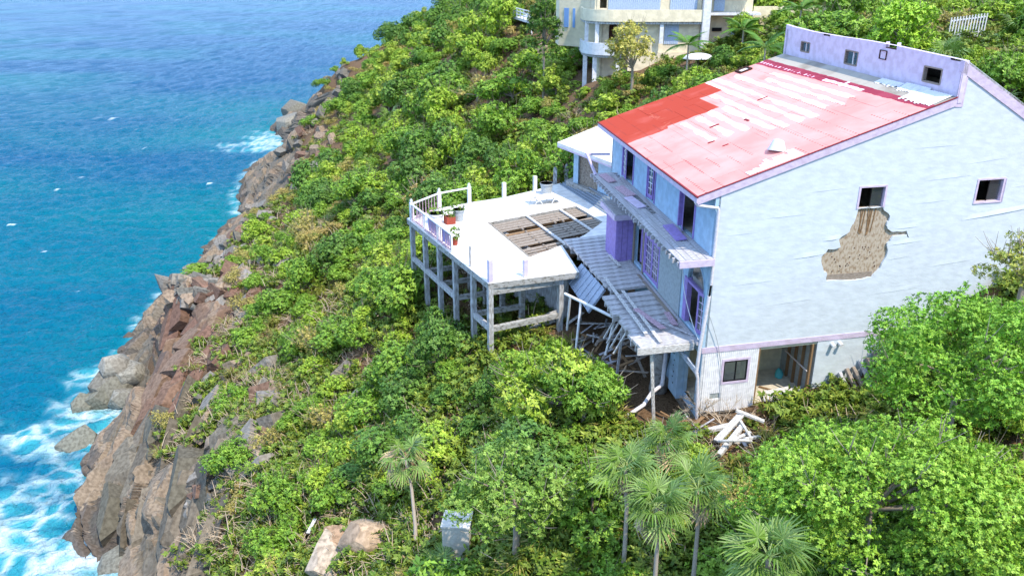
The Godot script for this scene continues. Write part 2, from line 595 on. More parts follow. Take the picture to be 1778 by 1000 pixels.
func make_sea() -> void:
	var xs := lines(-2600, -92, -20, 40, 0.28, 1.035)
	var zs := lines(-4200, -135, -46, 30, 0.3, 1.02)
	var big := FastNoiseLite.new()
	big.seed = 11
	big.frequency = 0.2
	big.fractal_octaves = 4
	var wide := FastNoiseLite.new()
	wide.seed = 14
	wide.frequency = 0.012
	wide.fractal_octaves = 3
	var lace := FastNoiseLite.new()
	lace.seed = 3
	lace.noise_type = FastNoiseLite.TYPE_CELLULAR
	lace.cellular_return_type = FastNoiseLite.RETURN_DISTANCE2_SUB
	lace.frequency = 0.42
	lace.domain_warp_enabled = true
	lace.domain_warp_amplitude = 2.2
	lace.domain_warp_frequency = 0.25
	lace.fractal_type = FastNoiseLite.FRACTAL_NONE
	var blot := FastNoiseLite.new()
	blot.seed = 8
	blot.frequency = 0.16
	blot.fractal_octaves = 5
	# patches of white water: centre, half sizes, strength
	var white := []
	for w in [[40, 960, 8, 5, 0.86], [115, 985, 5, 3.5, 0.9], [60, 850, 8, 2.2, 0.55], [10, 905, 7, 4, 0.72], [135, 755, 8, 3.2, 0.72], [195, 730, 4, 5, 0.9], [175, 800, 4, 3, 0.75], [150, 690, 3, 5, 0.6], [235, 625, 3, 3, 0.8], [485, 240, 7, 13, 0.95], [455, 255, 10, 5, 0.75], [505, 225, 4, 16, 0.8], [180, 655, 3, 4, 0.7]]:
		var p := at_height(w[0], w[1], 0.0)
		white.append([p.x, p.z, w[2], w[3], w[4]])
	var shore := {}
	var v := PackedVector3Array()
	var c := PackedColorArray()
	var deep := Color(0.001, 0.080, 0.190)
	var teal := Color(0.001, 0.155, 0.195)
	var foamed := Color(0.05, 0.34, 0.40)
	for z in zs:
		var sx := shore_x(z) if z > -299.0 and z < 29.0 else -60.0
		for x in xs:
			var h := big.get_noise_2d(x * 0.8 + z * 0.15, z * 1.5 - x * 0.25)
			var y := h * 0.55
			var k := clampf(0.5 + wide.get_noise_2d(x * 0.5, z) * 1.1 - 0.25 * clampf((-z - 100.0) / 260.0, 0.0, 1.0), 0.0, 1.0)
			var near := 1.0 - clampf((sx - x) / 40.0, 0.0, 1.0)
			if z < -260.0 or z > 0.0: near = 0.0
			var col := deep.lerp(teal, clampf(k * 0.75 + near * 0.3, 0.0, 1.0))
			if x > -100.0 and x < -15.0 and z > -230.0 and z < -30.0:
				var f := 0.0
				for w in white:
					var r := Vector2((x - w[0]) / w[2], (z - w[1]) / w[3]).length_squared()
					if r < 4.0:
						f = maxf(f, w[4] * (1.0 - r * 0.36))
				var sd := sx - x
				f = maxf(f, 0.62 - absf(sd) * 0.3)
				if f > 0.0:
					var b := blot.get_noise_2d(x, z) * 0.55
					var l := lace.get_noise_2d(x, z) + 1.0
					var aer := clampf((f + b) * 1.2, 0.0, 1.0)
					col = col.lerp(foamed, aer * aer * 0.85)
					var w2 := clampf((f * 1.1 + b * 1.2 - 0.66) * 2.0 - l * 0.9, 0.0, 0.95)
					w2 = maxf(w2, clampf((f + b - 0.26) * 1.7, 0.0, 1.0) * clampf(1.0 - l * 2.6, 0.0, 1.0) * 0.9)
					col = col.lerp(Color(0.56, 0.60, 0.61), w2)
					y += w2 * 0.12
			# scattered whitecaps on the crests
			if h > 0.44 and z > -320.0 and blot.get_noise_2d(x * 0.35 + 300.0, z * 0.7) > 0.47:
				col = col.lerp(Color(0.75, 0.82, 0.85), clampf((h - 0.44) * 8.0, 0.0, 0.9))
			v.append(Vector3(x, y, z))
			c.append(col)
	sheet(xs.size(), zs.size(), v, c, M.water, "sea")

# ---------- rock ----------
func hash2(i: int, j: int, k: int) -> float:
	var q := (i * 73856093) ^ (j * 19349663) ^ (k * 83492791)
	q = (q ^ (q >> 13)) * 1274126177
	q = q ^ (q >> 16)
	return float(q & 0xFFFF) / 65535.0

# blocks on a plane: height of the fractured surface at (a, b) with cells of size `cell`
func blocks(a: float, b: float, cell: float, salt: int) -> Vector2:
	var ia := floori(a / cell)
	var ib := floori(b / cell)
	var d1 := 1e9
	var d2 := 1e9
	var off := 0.0
	var off2 := 0.0
	for i in range(ia - 1, ia + 2):
		for j in range(ib - 1, ib + 2):
			var ca := (i + hash2(i, j, salt)) * cell
			var cb := (j + hash2(i, j, salt + 1)) * cell
			var d := sqrt((a - ca) * (a - ca) + (b - cb) * (b - cb))
			if d < d2:
				var v := (hash2(i, j, salt + 2) - 0.5) + (a - ca) / cell * (hash2(i, j, salt + 3) - 0.5) * 1.3 + (b - cb) / cell * (hash2(i, j, salt + 4) - 0.5) * 1.3
				if d < d1:
					d2 = d1
					d1 = d
					off2 = off
					off = v
				else:
					d2 = d
					off2 = v
	var k := clampf((d2 - d1) / cell * 7.0, 0.0, 1.0)
	return Vector2(lerpf((off + off2) * 0.5, off, k), (d2 - d1) / cell)

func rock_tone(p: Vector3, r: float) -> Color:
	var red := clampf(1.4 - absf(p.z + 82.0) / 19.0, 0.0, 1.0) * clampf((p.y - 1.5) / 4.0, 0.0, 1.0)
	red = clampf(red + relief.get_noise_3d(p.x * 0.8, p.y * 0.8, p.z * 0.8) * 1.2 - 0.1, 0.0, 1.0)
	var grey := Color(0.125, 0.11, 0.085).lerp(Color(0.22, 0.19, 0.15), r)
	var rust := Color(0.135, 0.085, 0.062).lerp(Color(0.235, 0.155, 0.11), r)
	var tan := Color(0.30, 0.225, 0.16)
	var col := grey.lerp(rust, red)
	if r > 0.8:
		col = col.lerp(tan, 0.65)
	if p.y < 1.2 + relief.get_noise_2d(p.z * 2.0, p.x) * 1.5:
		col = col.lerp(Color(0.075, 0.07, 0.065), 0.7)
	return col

func make_cliff() -> void:
	var zs := lines(-250, -112, -48, -40, 0.22, 1.02)
	var nq := 96
	var v := PackedVector3Array()
	var c := PackedColorArray()
	for z in zs:
		var x0 := shore_x(z) - 2.0
		var x1 := x0 + 2.0 + rock_width(z)
		for q in nq:
			var k := float(q) / (nq - 1)
			var x := lerpf(x0, x1, k)
			var y := height(x, z)
			var nx := (height(x - 0.8, z) - height(x + 0.8, z)) / 1.6
			var nz := (height(x, z - 0.8) - height(x, z + 0.8)) / 1.6
			var nn := Vector3(nx, 1.0, nz).normalized()
			# long slabs split along the dip, which runs down towards the near end of the shore
			var wob := relief.get_noise_3d(x * 0.7, y * 0.7, z * 0.7)
			var a := z * 0.94 - y * 0.35 + wob * 2.0
			var b := y * 0.94 + z * 0.35 + x * 0.35 + wob * 1.0
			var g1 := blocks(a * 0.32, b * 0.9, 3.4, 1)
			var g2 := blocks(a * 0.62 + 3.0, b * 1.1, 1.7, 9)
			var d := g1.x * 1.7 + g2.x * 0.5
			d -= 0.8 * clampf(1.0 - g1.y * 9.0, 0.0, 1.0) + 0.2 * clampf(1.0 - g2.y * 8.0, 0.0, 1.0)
			d += -0.25 + relief.get_noise_3d(x * 4.0, y * 4.0, z * 4.0) * 0.12
			var fade := clampf((1.0 - k) * 5.0, 0.0, 1.0)
			var p := Vector3(x, y, z) + nn * (d * (0.35 + 0.65 * fade)) - Vector3.UP * (1.0 - fade) * 0.6
			v.append(p)
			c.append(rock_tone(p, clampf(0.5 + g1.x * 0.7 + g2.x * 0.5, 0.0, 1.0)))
	var mb := MB.new()
	for j in zs.size() - 1:
		for q in nq - 1:
			var a := j * nq + q
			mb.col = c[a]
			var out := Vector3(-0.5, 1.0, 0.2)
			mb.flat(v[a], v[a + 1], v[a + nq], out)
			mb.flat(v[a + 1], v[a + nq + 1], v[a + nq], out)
	cliff = structure(mb, "cliff", M.rock)

var cliff: MeshInstance3D

# ---------- walls with openings ----------
func wall_mesh(outer: PackedVector2Array, holes: Array, cuts: Array, place: Callable, th: float, uvs := false) -> MB:
	var mb := MB.new()
	var lo := 1e9
	var hi := -1e9
	for p in outer:
		lo = minf(lo, p.x)
		hi = maxf(hi, p.x)
	var cs := [lo - 1.0] + cuts + [hi + 1.0]
	var front: Vector3 = place.call(0.0, 0.0, -1.0) - place.call(0.0, 0.0, 0.0)
	for i in cs.size() - 1:
		var slab := PackedVector2Array([Vector2(cs[i], -99), Vector2(cs[i + 1], -99), Vector2(cs[i + 1], 99), Vector2(cs[i], 99)])
		var pieces := Geometry2D.intersect_polygons(outer, slab)
		for h in holes:
			var nxt := []
			for p in pieces:
				for r in Geometry2D.clip_polygons(p, h):
					if not Geometry2D.is_polygon_clockwise(r):
						nxt.append(r)
			pieces.assign(nxt)
		for p in pieces:
			var t := Geometry2D.triangulate_polygon(p)
			for k in range(0, t.size(), 3):
				for w in [0.0, th]:
					var a: Vector2 = p[t[k]]
					var b: Vector2 = p[t[k + 1]]
					var d: Vector2 = p[t[k + 2]]
					mb.flat(place.call(a.x, a.y, w), place.call(b.x, b.y, w), place.call(d.x, d.y, w), front if w == 0.0 else -front)
	for poly in [outer] + holes:
		var inside := 1.0 if poly == outer else -1.0
		var cen := Vector2.ZERO
		for p in poly:
			cen += p / poly.size()
		for k in poly.size():
			var a: Vector2 = poly[k]
			var b: Vector2 = poly[(k + 1) % poly.size()]
			if inside < 0.0 and not Geometry2D.is_point_in_polygon((a + b) * 0.5, outer): continue
			var e := (b - a).orthogonal()
			if e.dot((a + b) * 0.5 - cen) * inside < 0.0:
				e = -e
			var out: Vector3 = place.call(e.x, e.y, 0.0) - place.call(0.0, 0.0, 0.0)
			mb.quad(place.call(a.x, a.y, 0.0), place.call(b.x, b.y, 0.0), place.call(b.x, b.y, th), place.call(a.x, a.y, th), out)
	return mb

func rect(u0: float, v0: float, u1: float, v1: float) -> PackedVector2Array:
	return PackedVector2Array([Vector2(u0, v0), Vector2(u1, v0), Vector2(u1, v1), Vector2(u0, v1)])

# a glazed leaf in the plane s, with its muntins; t0 < t1
func glazed_leaf(parent: Node3D, s: float, y0: float, y1: float, t0: float, t1: float, cols: int, rows: int, m: Material, swing := 0.0, called := "door", bars: Material = null) -> void:
	var hinge := hs(s, 0, t1)
	var dir := (-T).rotated(Vector3.UP, swing)
	var thick := dir.cross(Vector3.UP).normalized() * 0.05
	var w := t1 - t0
	var st := 0.11
	var put := func(mb: MB, a: float, b: float, c: float, d: float, inset: float) -> void:
		mb.hexa(hinge + dir * a + Vector3.UP * c + thick * inset, dir * (b - a), Vector3.UP * (d - c), thick * (1.0 - 2.0 * inset))
	var mb := MB.new()
	put.call(mb, 0.0, st, y0, y1, 0.0)
	put.call(mb, w - st, w, y0, y1, 0.0)
	put.call(mb, st, w - st, y0, y0 + 0.2, 0.0)
	put.call(mb, st, w - st, y1 - st, y1, 0.0)
	var leaf := part(mb, called, m, parent)
	mb = MB.new()
	for i in range(1, cols):
		var a := st + (w - 2 * st) * i / cols
		put.call(mb, a - 0.022, a + 0.022, y0 + 0.2, y1 - st, 0.15)
	for j in range(1, rows):
		var b := y0 + 0.2 + (y1 - st - y0 - 0.2) * j / rows
		put.call(mb, st, w - st, b - 0.022, b + 0.022, 0.2)
	part(mb, "muntin", bars if bars else m, leaf)
	mb = MB.new()
	put.call(mb, st, w - st, y0 + 0.2, y1 - st, 0.45)
	part(mb, "pane", M.glass, leaf)

func frame_facade(parent: Node3D, y0: float, y1: float, t0: float, t1: float, m: Material, w := 0.11) -> void:
	var mb := MB.new()
	hb(mb, -0.05, 0.2, y0, y1, t0, t0 + w)
	hb(mb, -0.05, 0.2, y0, y1, t1 - w, t1)
	hb(mb, -0.05, 0.2, y1 - w, y1, t0 + w, t1 - w)
	part(mb, "door_frame", m, parent)

var south_ridges := []

func ragged(points: Array, amount: float, per := 3) -> PackedVector2Array:
	var out := PackedVector2Array()
	for i in points.size():
		var a: Vector2 = points[i]
		var b: Vector2 = points[(i + 1) % points.size()]
		out.append(a)
		for k in range(1, per):
			out.append(a.lerp(b, (k + rng.randf_range(-0.3, 0.3)) / per) + Vector2(rng.randf_range(-amount, amount), rng.randf_range(-amount, amount)))
	return out

func roof_y(s: float) -> float:
	return 7.85 + 0.3173 * s

func roof_point(s: float, t: float, up := 0.0) -> Vector3:
	return hs(s, roof_y(s) + up, t)

func roof_texture() -> ImageTexture:
	var w := 640
	var h := 880
	var im := Image.create(w, h, false, Image.FORMAT_RGB8)
	var f := FastNoiseLite.new()
	f.seed = 21
	f.frequency = 0.9
	f.fractal_octaves = 4
	var g := FastNoiseLite.new()
	g.seed = 22
	g.frequency = 0.35
	g.fractal_octaves = 5
	var pink := Color(0.84, 0.545, 0.52)
	var pale := Color(0.865, 0.615, 0.59)
	var red := Color(0.66, 0.24, 0.165)
	var crim := Color(0.56, 0.20, 0.275)
	var grey := Color(0.66, 0.64, 0.60)
	var white := Color(0.945, 0.90, 0.89)
	# peeled seams: s, from t, to t
	var seams := [[9.07, 4.9, 14.3], [8.36, 4.65, 13.6], [7.72, 4.8, 16.6], [6.76, 4.3, 17.6], [6.12, 4.4, 17.6], [5.3, 4.45, 14.5], [4.74, 4.5, 11.2], [3.95, 6.05, 11.4], [3.15, 6.1, 11.0], [2.28, 6.2, 10.9]]
	for j in h:
		var t := -0.2 + 17.8 * j / h
		for i in w:
			var s := -1.0 + 12.5 * i / w
			var n := f.get_noise_2d(s, t)
			var b := g.get_noise_2d(s, t)
			var col := pink.lerp(pale, clampf(0.5 + b * 1.3, 0.0, 1.0))
			var edge := s + n * 0.06
			for q in seams:
				var dt := minf(t - q[1], q[2] - t) + n * 0.5
				if dt > 0.0:
					var k := absf(edge - q[0])
					if k < 0.17 + b * 0.12:
						col = col.lerp(white, clampf(0.72 + n * 0.8 + b * 0.5, 0.35, 0.95))
					elif k < 0.42:
						col = col.lerp(pale, 0.7)
			var lim := 11.0 if s < 1.4 + n * 0.2 else (11.4 if s < 4.6 else 14.5)
			if s < 6.05 and t > lim + n * 0.12:
				col = red.lerp(Color(0.70, 0.31, 0.26), clampf(b * 2.4 - 0.25, 0.0, 0.8))
				if absf(s - 1.7 + n * 0.5 + b * 0.6) < 0.07 and b > -0.2: col = col.lerp(Color(0.74, 0.45, 0.38), 0.45)
			if edge > 9.5 + 0.022 * (17.5 - t):
				col = crim.lerp(Color(0.62, 0.27, 0.34), clampf(b * 1.5, 0.0, 0.7))
				if absf(s - 9.85) < 0.1 and fposmod(t, 0.42) < 0.2 and t > 10.5 and n > -0.15:
					col = Color(0.88, 0.74, 0.80)
				if absf(edge - 9.9) < 0.12 and t > 5.4 and t < 9.4 or absf(t - 7.4) < 0.12 and absf(s - 9.95) < 0.42:
					col = Color(0.91, 0.84, 0.87)
			if edge > 10.3:
				col = grey.lerp(Color(0.54, 0.51, 0.47), clampf(b * 1.8 + 0.1, 0.0, 1.0))
			# rows of nail marks and tears
			if s < 9.2 and absf(fposmod(s + 0.15, 0.8) - 0.4) < 0.04 and fposmod(t + 0.05 * n, 0.24) < 0.07 and g.get_noise_2d(t * 0.7, s * 3.0 + 40.0) > 0.05:
				col = col.lerp(Color(0.42, 0.20, 0.19), 0.75)
			im.set_pixel(i, j, col)
	return ImageTexture.create_from_image(im)

var house: Node3D

func make_house() -> void:
	house = thing("cliff_house", "storm damaged pale blue three storey house with lilac trim and peeling pink roof", "house", hs(0, -3.6, 0))
	var h := house
	var south := func(u: float, v: float, w: float) -> Vector3: return hs(u, v, w)
	var front := func(u: float, v: float, w: float) -> Vector3: return hs(w, v, u)
	var cler := func(u: float, v: float, w: float) -> Vector3: return hs(11.42 + w, v, u)
	# ---- side wall: a coat of plaster over rough masonry, with the piece that fell off below the window
	var win1 := rect(7.15, 6.46, 8.53, 7.46)
	var win2 := rect(13.48, 6.38, 14.95, 7.46)
	var fallen := ragged([Vector2(7.22, 6.46), Vector2(7.1, 5.75), Vector2(6.95, 5.35), Vector2(6.45, 5.0), Vector2(6.6, 4.6), Vector2(5.95, 4.55), Vector2(5.66, 4.2), Vector2(5.85, 3.55), Vector2(6.1, 3.3), Vector2(6.12, 2.92), Vector2(7.0, 2.86), Vector2(7.9, 2.86), Vector2(8.55, 2.9), Vector2(8.95, 3.35), Vector2(9.2, 4.05), Vector2(9.1, 4.6), Vector2(9.35, 4.95), Vector2(10.1, 4.98), Vector2(10.25, 4.82), Vector2(10.05, 5.18), Vector2(9.3, 5.17), Vector2(8.98, 5.35), Vector2(8.9, 5.7), Vector2(8.98, 6.0), Vector2(8.6, 6.3), Vector2(8.47, 6.46)], 0.05)
	var top := PackedVector2Array([Vector2(0, 0.0), Vector2(22, 0.0), Vector2(22, 7.0), Vector2(11.62, 13.05), Vector2(11.42, 13.05), Vector2(11.42, roof_y(11.42) - 0.06), Vector2(0, 7.79)])
	part(wall_mesh(top, [win1, win2, fallen], [7.84, 14.2], south, 0.10), "plaster", M.blue_stucco, h)
	var south2 := func(u: float, v: float, w: float) -> Vector3: return hs(u, v, 0.105 + w)
	part(wall_mesh(PackedVector2Array([Vector2(0.02, -0.28), Vector2(22, -0.28), Vector2(22, 6.95), Vector2(11.6, 13.0), Vector2(11.44, 13.0), Vector2(11.44, 11.3), Vector2(0.02, 7.7)]), [win1, win2], [7.84, 14.2], south2, 0.16), "masonry", M.substrate, h)
	# lips of the plaster where it has come loose
	for l in [[4.1, 4.2, 5.75, 4.32, 0.025], [5.6, 4.98, 6.5, 5.05, 0.03], [9.1, 4.5, 11.0, 4.62, 0.02], [9.2, 3.75, 10.4, 3.86, 0.015], [13.0, 5.5, 17.2, 5.95, 0.045], [9.4, 5.32, 10.6, 5.36, 0.02], [1.2, 3.1, 3.4, 3.2, 0.012], [2.5, 6.3, 4.6, 6.36, 0.012], [3.0, 1.9, 5.6, 2.05, 0.012], [10.5, 7.6, 13.0, 7.75, 0.014], [11.5, 3.2, 14.2, 3.4, 0.015], [4.6, 7.4, 6.4, 7.5, 0.012], [9.8, 9.2, 12.0, 9.25, 0.012], [12.6, 8.3, 14.8, 8.5, 0.012], [8.8, 2.0, 11.4, 2.15, 0.012], [15.4, 7.0, 18.0, 7.2, 0.014], [0.6, 5.6, 2.2, 5.66, 0.01], [10.2, 6.5, 12.2, 6.6, 0.012]]:
		var mb := MB.new()
		var a := Vector2(l[0], l[1])
		var b := Vector2(l[2], l[3])
		for k in 8:
			var p := a.lerp(b, k / 8.0)
			var q := a.lerp(b, (k + 1) / 8.0)
			var dp: float = l[4] * sin(PI * (k / 8.0) * 0.9 + 0.15)
			var dq: float = l[4] * sin(PI * ((k + 1) / 8.0) * 0.9 + 0.15)
			mb.quad(hs(p.x, p.y - 0.01, -dp), hs(q.x, q.y - 0.01, -dq), hs(q.x, q.y + 0.22, -0.002), hs(p.x, p.y + 0.22, -0.002), -T + Vector3.UP)
			mb.quad(hs(p.x, p.y - 0.01, -dp), hs(q.x, q.y - 0.01, -dq), hs(q.x, q.y - 0.03, 0.002), hs(p.x, p.y - 0.03, 0.002), -Vector3.UP)
		part(mb, "plaster_lip", M.blue_stucco, h)
	# what the fallen plaster laid bare: lath, a footing strip, rusted nails
	for k in 7:
		var a := 7.42 + 0.13 * k + rng.randf_range(-0.03, 0.03)
		bar(h, "lath", hs(a, 6.4, 0.09), hs(a + rng.randf_range(-0.12, 0.16), 5.05 + rng.randf() * 0.25, 0.09), 0.03, 0.05, M.raw_wood, -T)
	hpart(h, "footing_strip", M.old_wood, 6.15, 8.6, 2.9, 3.2, 0.085, 0.104)
	for k in 26:
		var q := Vector2(rng.randf_range(6.2, 8.7), rng.randf_range(3.3, 4.6))
		hpart(h, "nail", M.rust, q.x, q.x + 0.045, q.y, q.y + 0.05, 0.09, 0.104)
	# window frames in the side wall
	for q in [[win1, 0], [win2, 1]]:
		var r: PackedVector2Array = q[0]
		var mb := MB.new()
		hb(mb, r[0].x - 0.05, r[0].x + 0.05, r[0].y, r[2].y, -0.03, 0.18)
		hb(mb, r[2].x - 0.05, r[2].x + 0.05, r[0].y, r[2].y, -0.028, 0.18)
		hb(mb, r[0].x - 0.05, r[2].x + 0.05, r[2].y, r[2].y + 0.08, -0.025, 0.18)
		if q[1] == 1:
			hb(mb, r[0].x - 0.05, r[2].x + 0.05, r[0].y - 0.08, r[0].y, -0.04, 0.18)
		var fr := part(mb, "window_frame", M.lilac, h)
		hpart(fr, "mullion", M.black_frame, (r[0].x + r[2].x) / 2 - 0.02, (r[0].x + r[2].x) / 2 + 0.02, r[0].y, r[2].y, 0.1, 0.14)
		hpart(fr, "pane", M.glass, (r[0].x + r[2].x) / 2 + 0.02, r[2].x - 0.05, r[0].y, r[2].y, 0.115, 0.125)
		if q[1] == 1:
			part(hinged(hs(r[2].x + 0.06, r[0].y - 0.05, -0.03), S.rotated(Vector3.UP, 0.95), 0.62, 1.15, 0.04), "shutter", M.lilac, h)
	# ---- lilac band, ground storey
	hpart(h, "band", M.lilac, -0.05, 3.06, -0.3, 0.0, -0.035, 0.2)
	hpart(h, "band", M.lilac, 3.06, 22.0, -0.28, 0.0, -0.03, 0.2)
	var sid := MB.new()
	sid = wall_mesh(rect(0.02, -3.62, 3.0, -0.3), [rect(1.2, -2.0, 2.46, -0.86), rect(0.6, -2.88, 1.16, -2.58)], [0.9, 1.8], south, 0.05)
	var rib := 0.06
	while rib < 2.95:
		var spans := [[-3.6, -0.32]]
		if rib > 1.05 and rib < 2.58: spans = [[-3.6, -2.12], [-0.74, -0.32]]
		elif rib > 0.56 and rib < 1.18: spans = [[-3.6, -2.9], [-2.55, -0.32]]
		for q in spans:
			hb(sid, rib, rib + 0.035, q[0], q[1], -0.018, 0.0)
		rib += 0.105
	part(sid, "siding", M.white_siding, h)
	var wf := MB.new()
	hb(wf, 1.08, 1.2, -2.12, -0.74, -0.03, 0.08)
	hb(wf, 2.46, 2.58, -2.12, -0.74, -0.03, 0.08)
	hb(wf, 1.2, 2.46, -2.12, -2.0, -0.03, 0.08)
	hb(wf, 1.2, 2.46, -0.86, -0.74, -0.03, 0.08)
	var wfp := part(wf, "window_frame", M.lilac, h)
	wf = MB.new()
	hb(wf, 1.2, 1.26, -2.0, -0.86, 0.0, 0.05)
	hb(wf, 2.4, 2.46, -2.0, -0.86, 0.0, 0.05)
	hb(wf, 1.26, 2.4, -2.0, -1.93, 0.0, 0.05)
	hb(wf, 1.26, 2.4, -0.93, -0.86, 0.0, 0.05)
	hb(wf, 1.82, 1.88, -1.93, -0.93, 0.0, 0.05)
	part(wf, "sash", M.black_frame, wfp)
	hpart(wfp, "pane", M.glass, 1.26, 1.82, -1.93, -0.93, 0.02, 0.03)
	hpart(wfp, "pane", M.glass, 1.88, 2.4, -1.93, -0.93, 0.022, 0.032)
	hpart(h, "vent_board", M.grey_panel, 0.6, 1.16, -2.88, -2.58, 0.03, 0.05)
	# open bay: floor, back wall, studs
	hpart(h, "bay_floor", M.bay_concrete, 0.1, 6.2, -3.75, -3.5, 0.06, 5.0)
	hpart(h, "ceiling", M.cream_inside, 0.1, 6.2, -0.45, -0.32, 0.06, 5.0)
	hpart(h, "back_wall", M.cream_inside, 0.1, 6.2, -3.5, -0.45, 3.4, 3.6)
	hpart(h, "partition", M.grey_panel, 6.16, 6.3, -3.5, -0.32, 0.06, 3.4)
	hpart(h, "partition", M.cream_inside, 2.9, 3.0, -3.5, -0.45, 0.8, 1.6)
	for k in 4:
		hpart(h, "stud", M.raw_wood, 6.02, 6.155, -3.5, -0.46, 0.28 + k * 0.72, 0.4 + k * 0.72)
	hpart(h, "stud", M.raw_wood, 3.0, 3.09, -3.5, -0.3, 0.02, 0.12)
	hpart(h, "stud", M.raw_wood, 5.9, 6.0, -3.5, -0.46, 0.02, 0.13)
	hpart(h, "conduit", M.pvc, 5.93, 5.98, -2.1, -2.04, 0.3, 2.7)
	var low := PackedVector2Array([Vector2(6.16, -0.28), Vector2(6.16, -3.42), Vector2(7.9, -3.36)])
	var ss := 7.9
	var yy := -3.36
	while ss < 10.6:
		yy += 0.2
		low.append(Vector2(ss, yy))
		ss += 0.27
		low.append(Vector2(ss, yy))
	low.append(Vector2(22, yy + 0.02))
	low.append(Vector2(22, -0.28))
	part(wall_mesh(low, [], [], south, 0.05), "lower_plaster", M.blue_stucco, h)
	var south3 := func(u: float, v: float, w: float) -> Vector3: return hs(u, v, 0.02 + w)
	part(wall_mesh(PackedVector2Array([Vector2(6.2, -4.6), Vector2(22, -4.6), Vector2(22, -0.3), Vector2(6.2, -0.3)]), [], [], south3, 0.25), "plinth", M.old_concrete, h)
	hpart(h, "foundation", M.old_concrete, 0.1, 6.2, -5.5, -3.75, 0.2, 5.0)
	for k in 2:
		var mb := MB.new()
		mb.tube([hs(6.95 + k * 0.4, -0.5 + k * 0.04, 0.05), hs(6.95 + k * 0.4, -0.55 + k * 0.04, -0.3)], [0.1, 0.1], 12)
		part(mb, "vent_pipe", M.white_paint, h)
	# ---- rest of the shell
	hpart(h, "upper_floor", M.bay_concrete, 0.05, 21.8, 4.4, 4.66, 0.25, 17.2)
	hpart(h, "main_floor", M.bay_concrete, 0.05, 21.8, -0.26, 0.0, 0.25, 17.2)
	hpart(h, "far_wall", M.blue_wall, 0.0, 11.4, -3.6, 7.6, 17.2, 17.4)
	hpart(h, "far_wall", M.blue_wall, 11.4, 21.9, -3.6, 7.0, 17.2, 17.4)
	hpart(h, "rear_wall", M.blue_wall, 21.8, 22.0, -3.6, 7.0, 0.23, 17.4)
	hpart(h, "inner_wall", M.cream_inside, 6.4, 6.55, 0.0, 9.6, 0.25, 17.2)
	hpart(h, "far_gable", M.blue_wall, 8.0, 11.4, 7.6, 10.2, 17.2, 17.39)
	var gab := func(u: float, v: float, w: float) -> Vector3: return hs(u, v, 17.4 - w)
	part(wall_mesh(PackedVector2Array([Vector2(0, 7.6), Vector2(11.4, 7.6), Vector2(21.9, 7.0), Vector2(11.62, 13.0), Vector2(11.42, 13.0), Vector2(11.42, 11.3), Vector2(0, 7.72)]), [], [], gab, 0.18), "far_gable", M.blue_wall, h)
	# ---- rear roof behind the clerestory
	var mb2 := MB.new()
	mb2.hexa(hs(11.64, 12.9, 0.0), S * 10.6 - Vector3.UP * 6.15, Vector3.UP * 0.12, T * 17.4)
	part(mb2, "rear_roof", M.concrete_white, h)
	# ---- clerestory with its openings
	var notch := []
	for q in [[12.0, 12.75, 0.12], [5.3, 6.3, 0.16], [0.15, 1.0, 0.14]]:
		notch.append(ragged([Vector2(q[0], 13.14 - q[2]), Vector2(q[1], 13.14 - q[2]), Vector2(q[1], 13.6), Vector2(q[0], 13.6)], 0.02, 2))
	var cl_top := PackedVector2Array([Vector2(-0.05, 11.2), Vector2(17.6, 11.2), Vector2(17.6, 13.26), Vector2(16.5, 13.2), Vector2(14, 13.13), Vector2(11, 13.14), Vector2(8, 13.19), Vector2(5, 13.18), Vector2(2, 13.12), Vector2(-0.05, 13.08)])
	var cw := [rect(14.2, 11.86, 15.35, 12.46), rect(8.74, 11.74, 10.1, 12.5), rect(1.41, 11.79, 2.82, 12.52)]
	part(wall_mesh(cl_top, cw + notch, [2.1, 9.4, 14.8], cler, 0.22), "clerestory_wall", M.lilac_wall, h)
	for q in [[12.02, 12.73, 12.93], [5.32, 6.28, 12.9], [0.17, 0.98, 12.9]]:
		hpart(h, "rusted_beam", M.rust, 11.44, 11.6, q[2], q[2] + 0.12, q[0], q[1])
	for q in cw:
		var r: PackedVector2Array = q
		var mb := MB.new()
		for e in [[r[0].x - 0.02, r[0].x + 0.06, r[0].y, r[2].y], [r[2].x - 0.06, r[2].x + 0.02, r[0].y, r[2].y], [r[0].x + 0.06, r[2].x - 0.06, r[0].y - 0.02, r[0].y + 0.05], [r[0].x + 0.06, r[2].x - 0.06, r[2].y - 0.05, r[2].y + 0.02]]:
			hb(mb, 11.405, 11.6, e[2], e[3], e[0], e[1])
		var fr := part(mb, "window_frame", M.old_wood, h)
		if r[0].x > 5.0:
			hpart(fr, "pane", M.glass, 11.5, 11.51, r[0].y + 0.05, r[2].y - 0.05, r[0].x + 0.06, r[2].x - 0.06)
			hpart(fr, "mullion", M.white_paint, 11.46, 11.53, r[0].y + 0.05, r[2].y - 0.05, r[0].x + 0.52, r[0].x + 0.58)
	var br := MB.new()
	for e in [[6.05, 6.68, 12.4, 12.43], [6.05, 6.68, 12.83, 12.86], [6.05, 6.08, 12.43, 12.83], [6.65, 6.68, 12.43, 12.83]]:
		hb(br, 11.36, 11.42, e[2], e[3], e[0], e[1])
	part(br, "rusted_bracket", M.rust, h)
	hpart(h, "inner_wall", M.cream_inside, 13.6, 13.75, 8.0, 11.6, 0.25, 17.2)
	# lilac trim on the side wall
	hpart(h, "corner_trim", M.lilac, 11.36, 11.75, roof_y(11.4) - 0.45, 12.62, -0.03, 0.0)
	var tr := MB.new()
	tr.hexa(hs(11.4, 13.06, -0.05), S * 10.6 - Vector3.UP * 6.18, -Vector3.UP * 0.5, T * 0.3)
	part(tr, "rake_board", M.lilac, h)
	tr = MB.new()
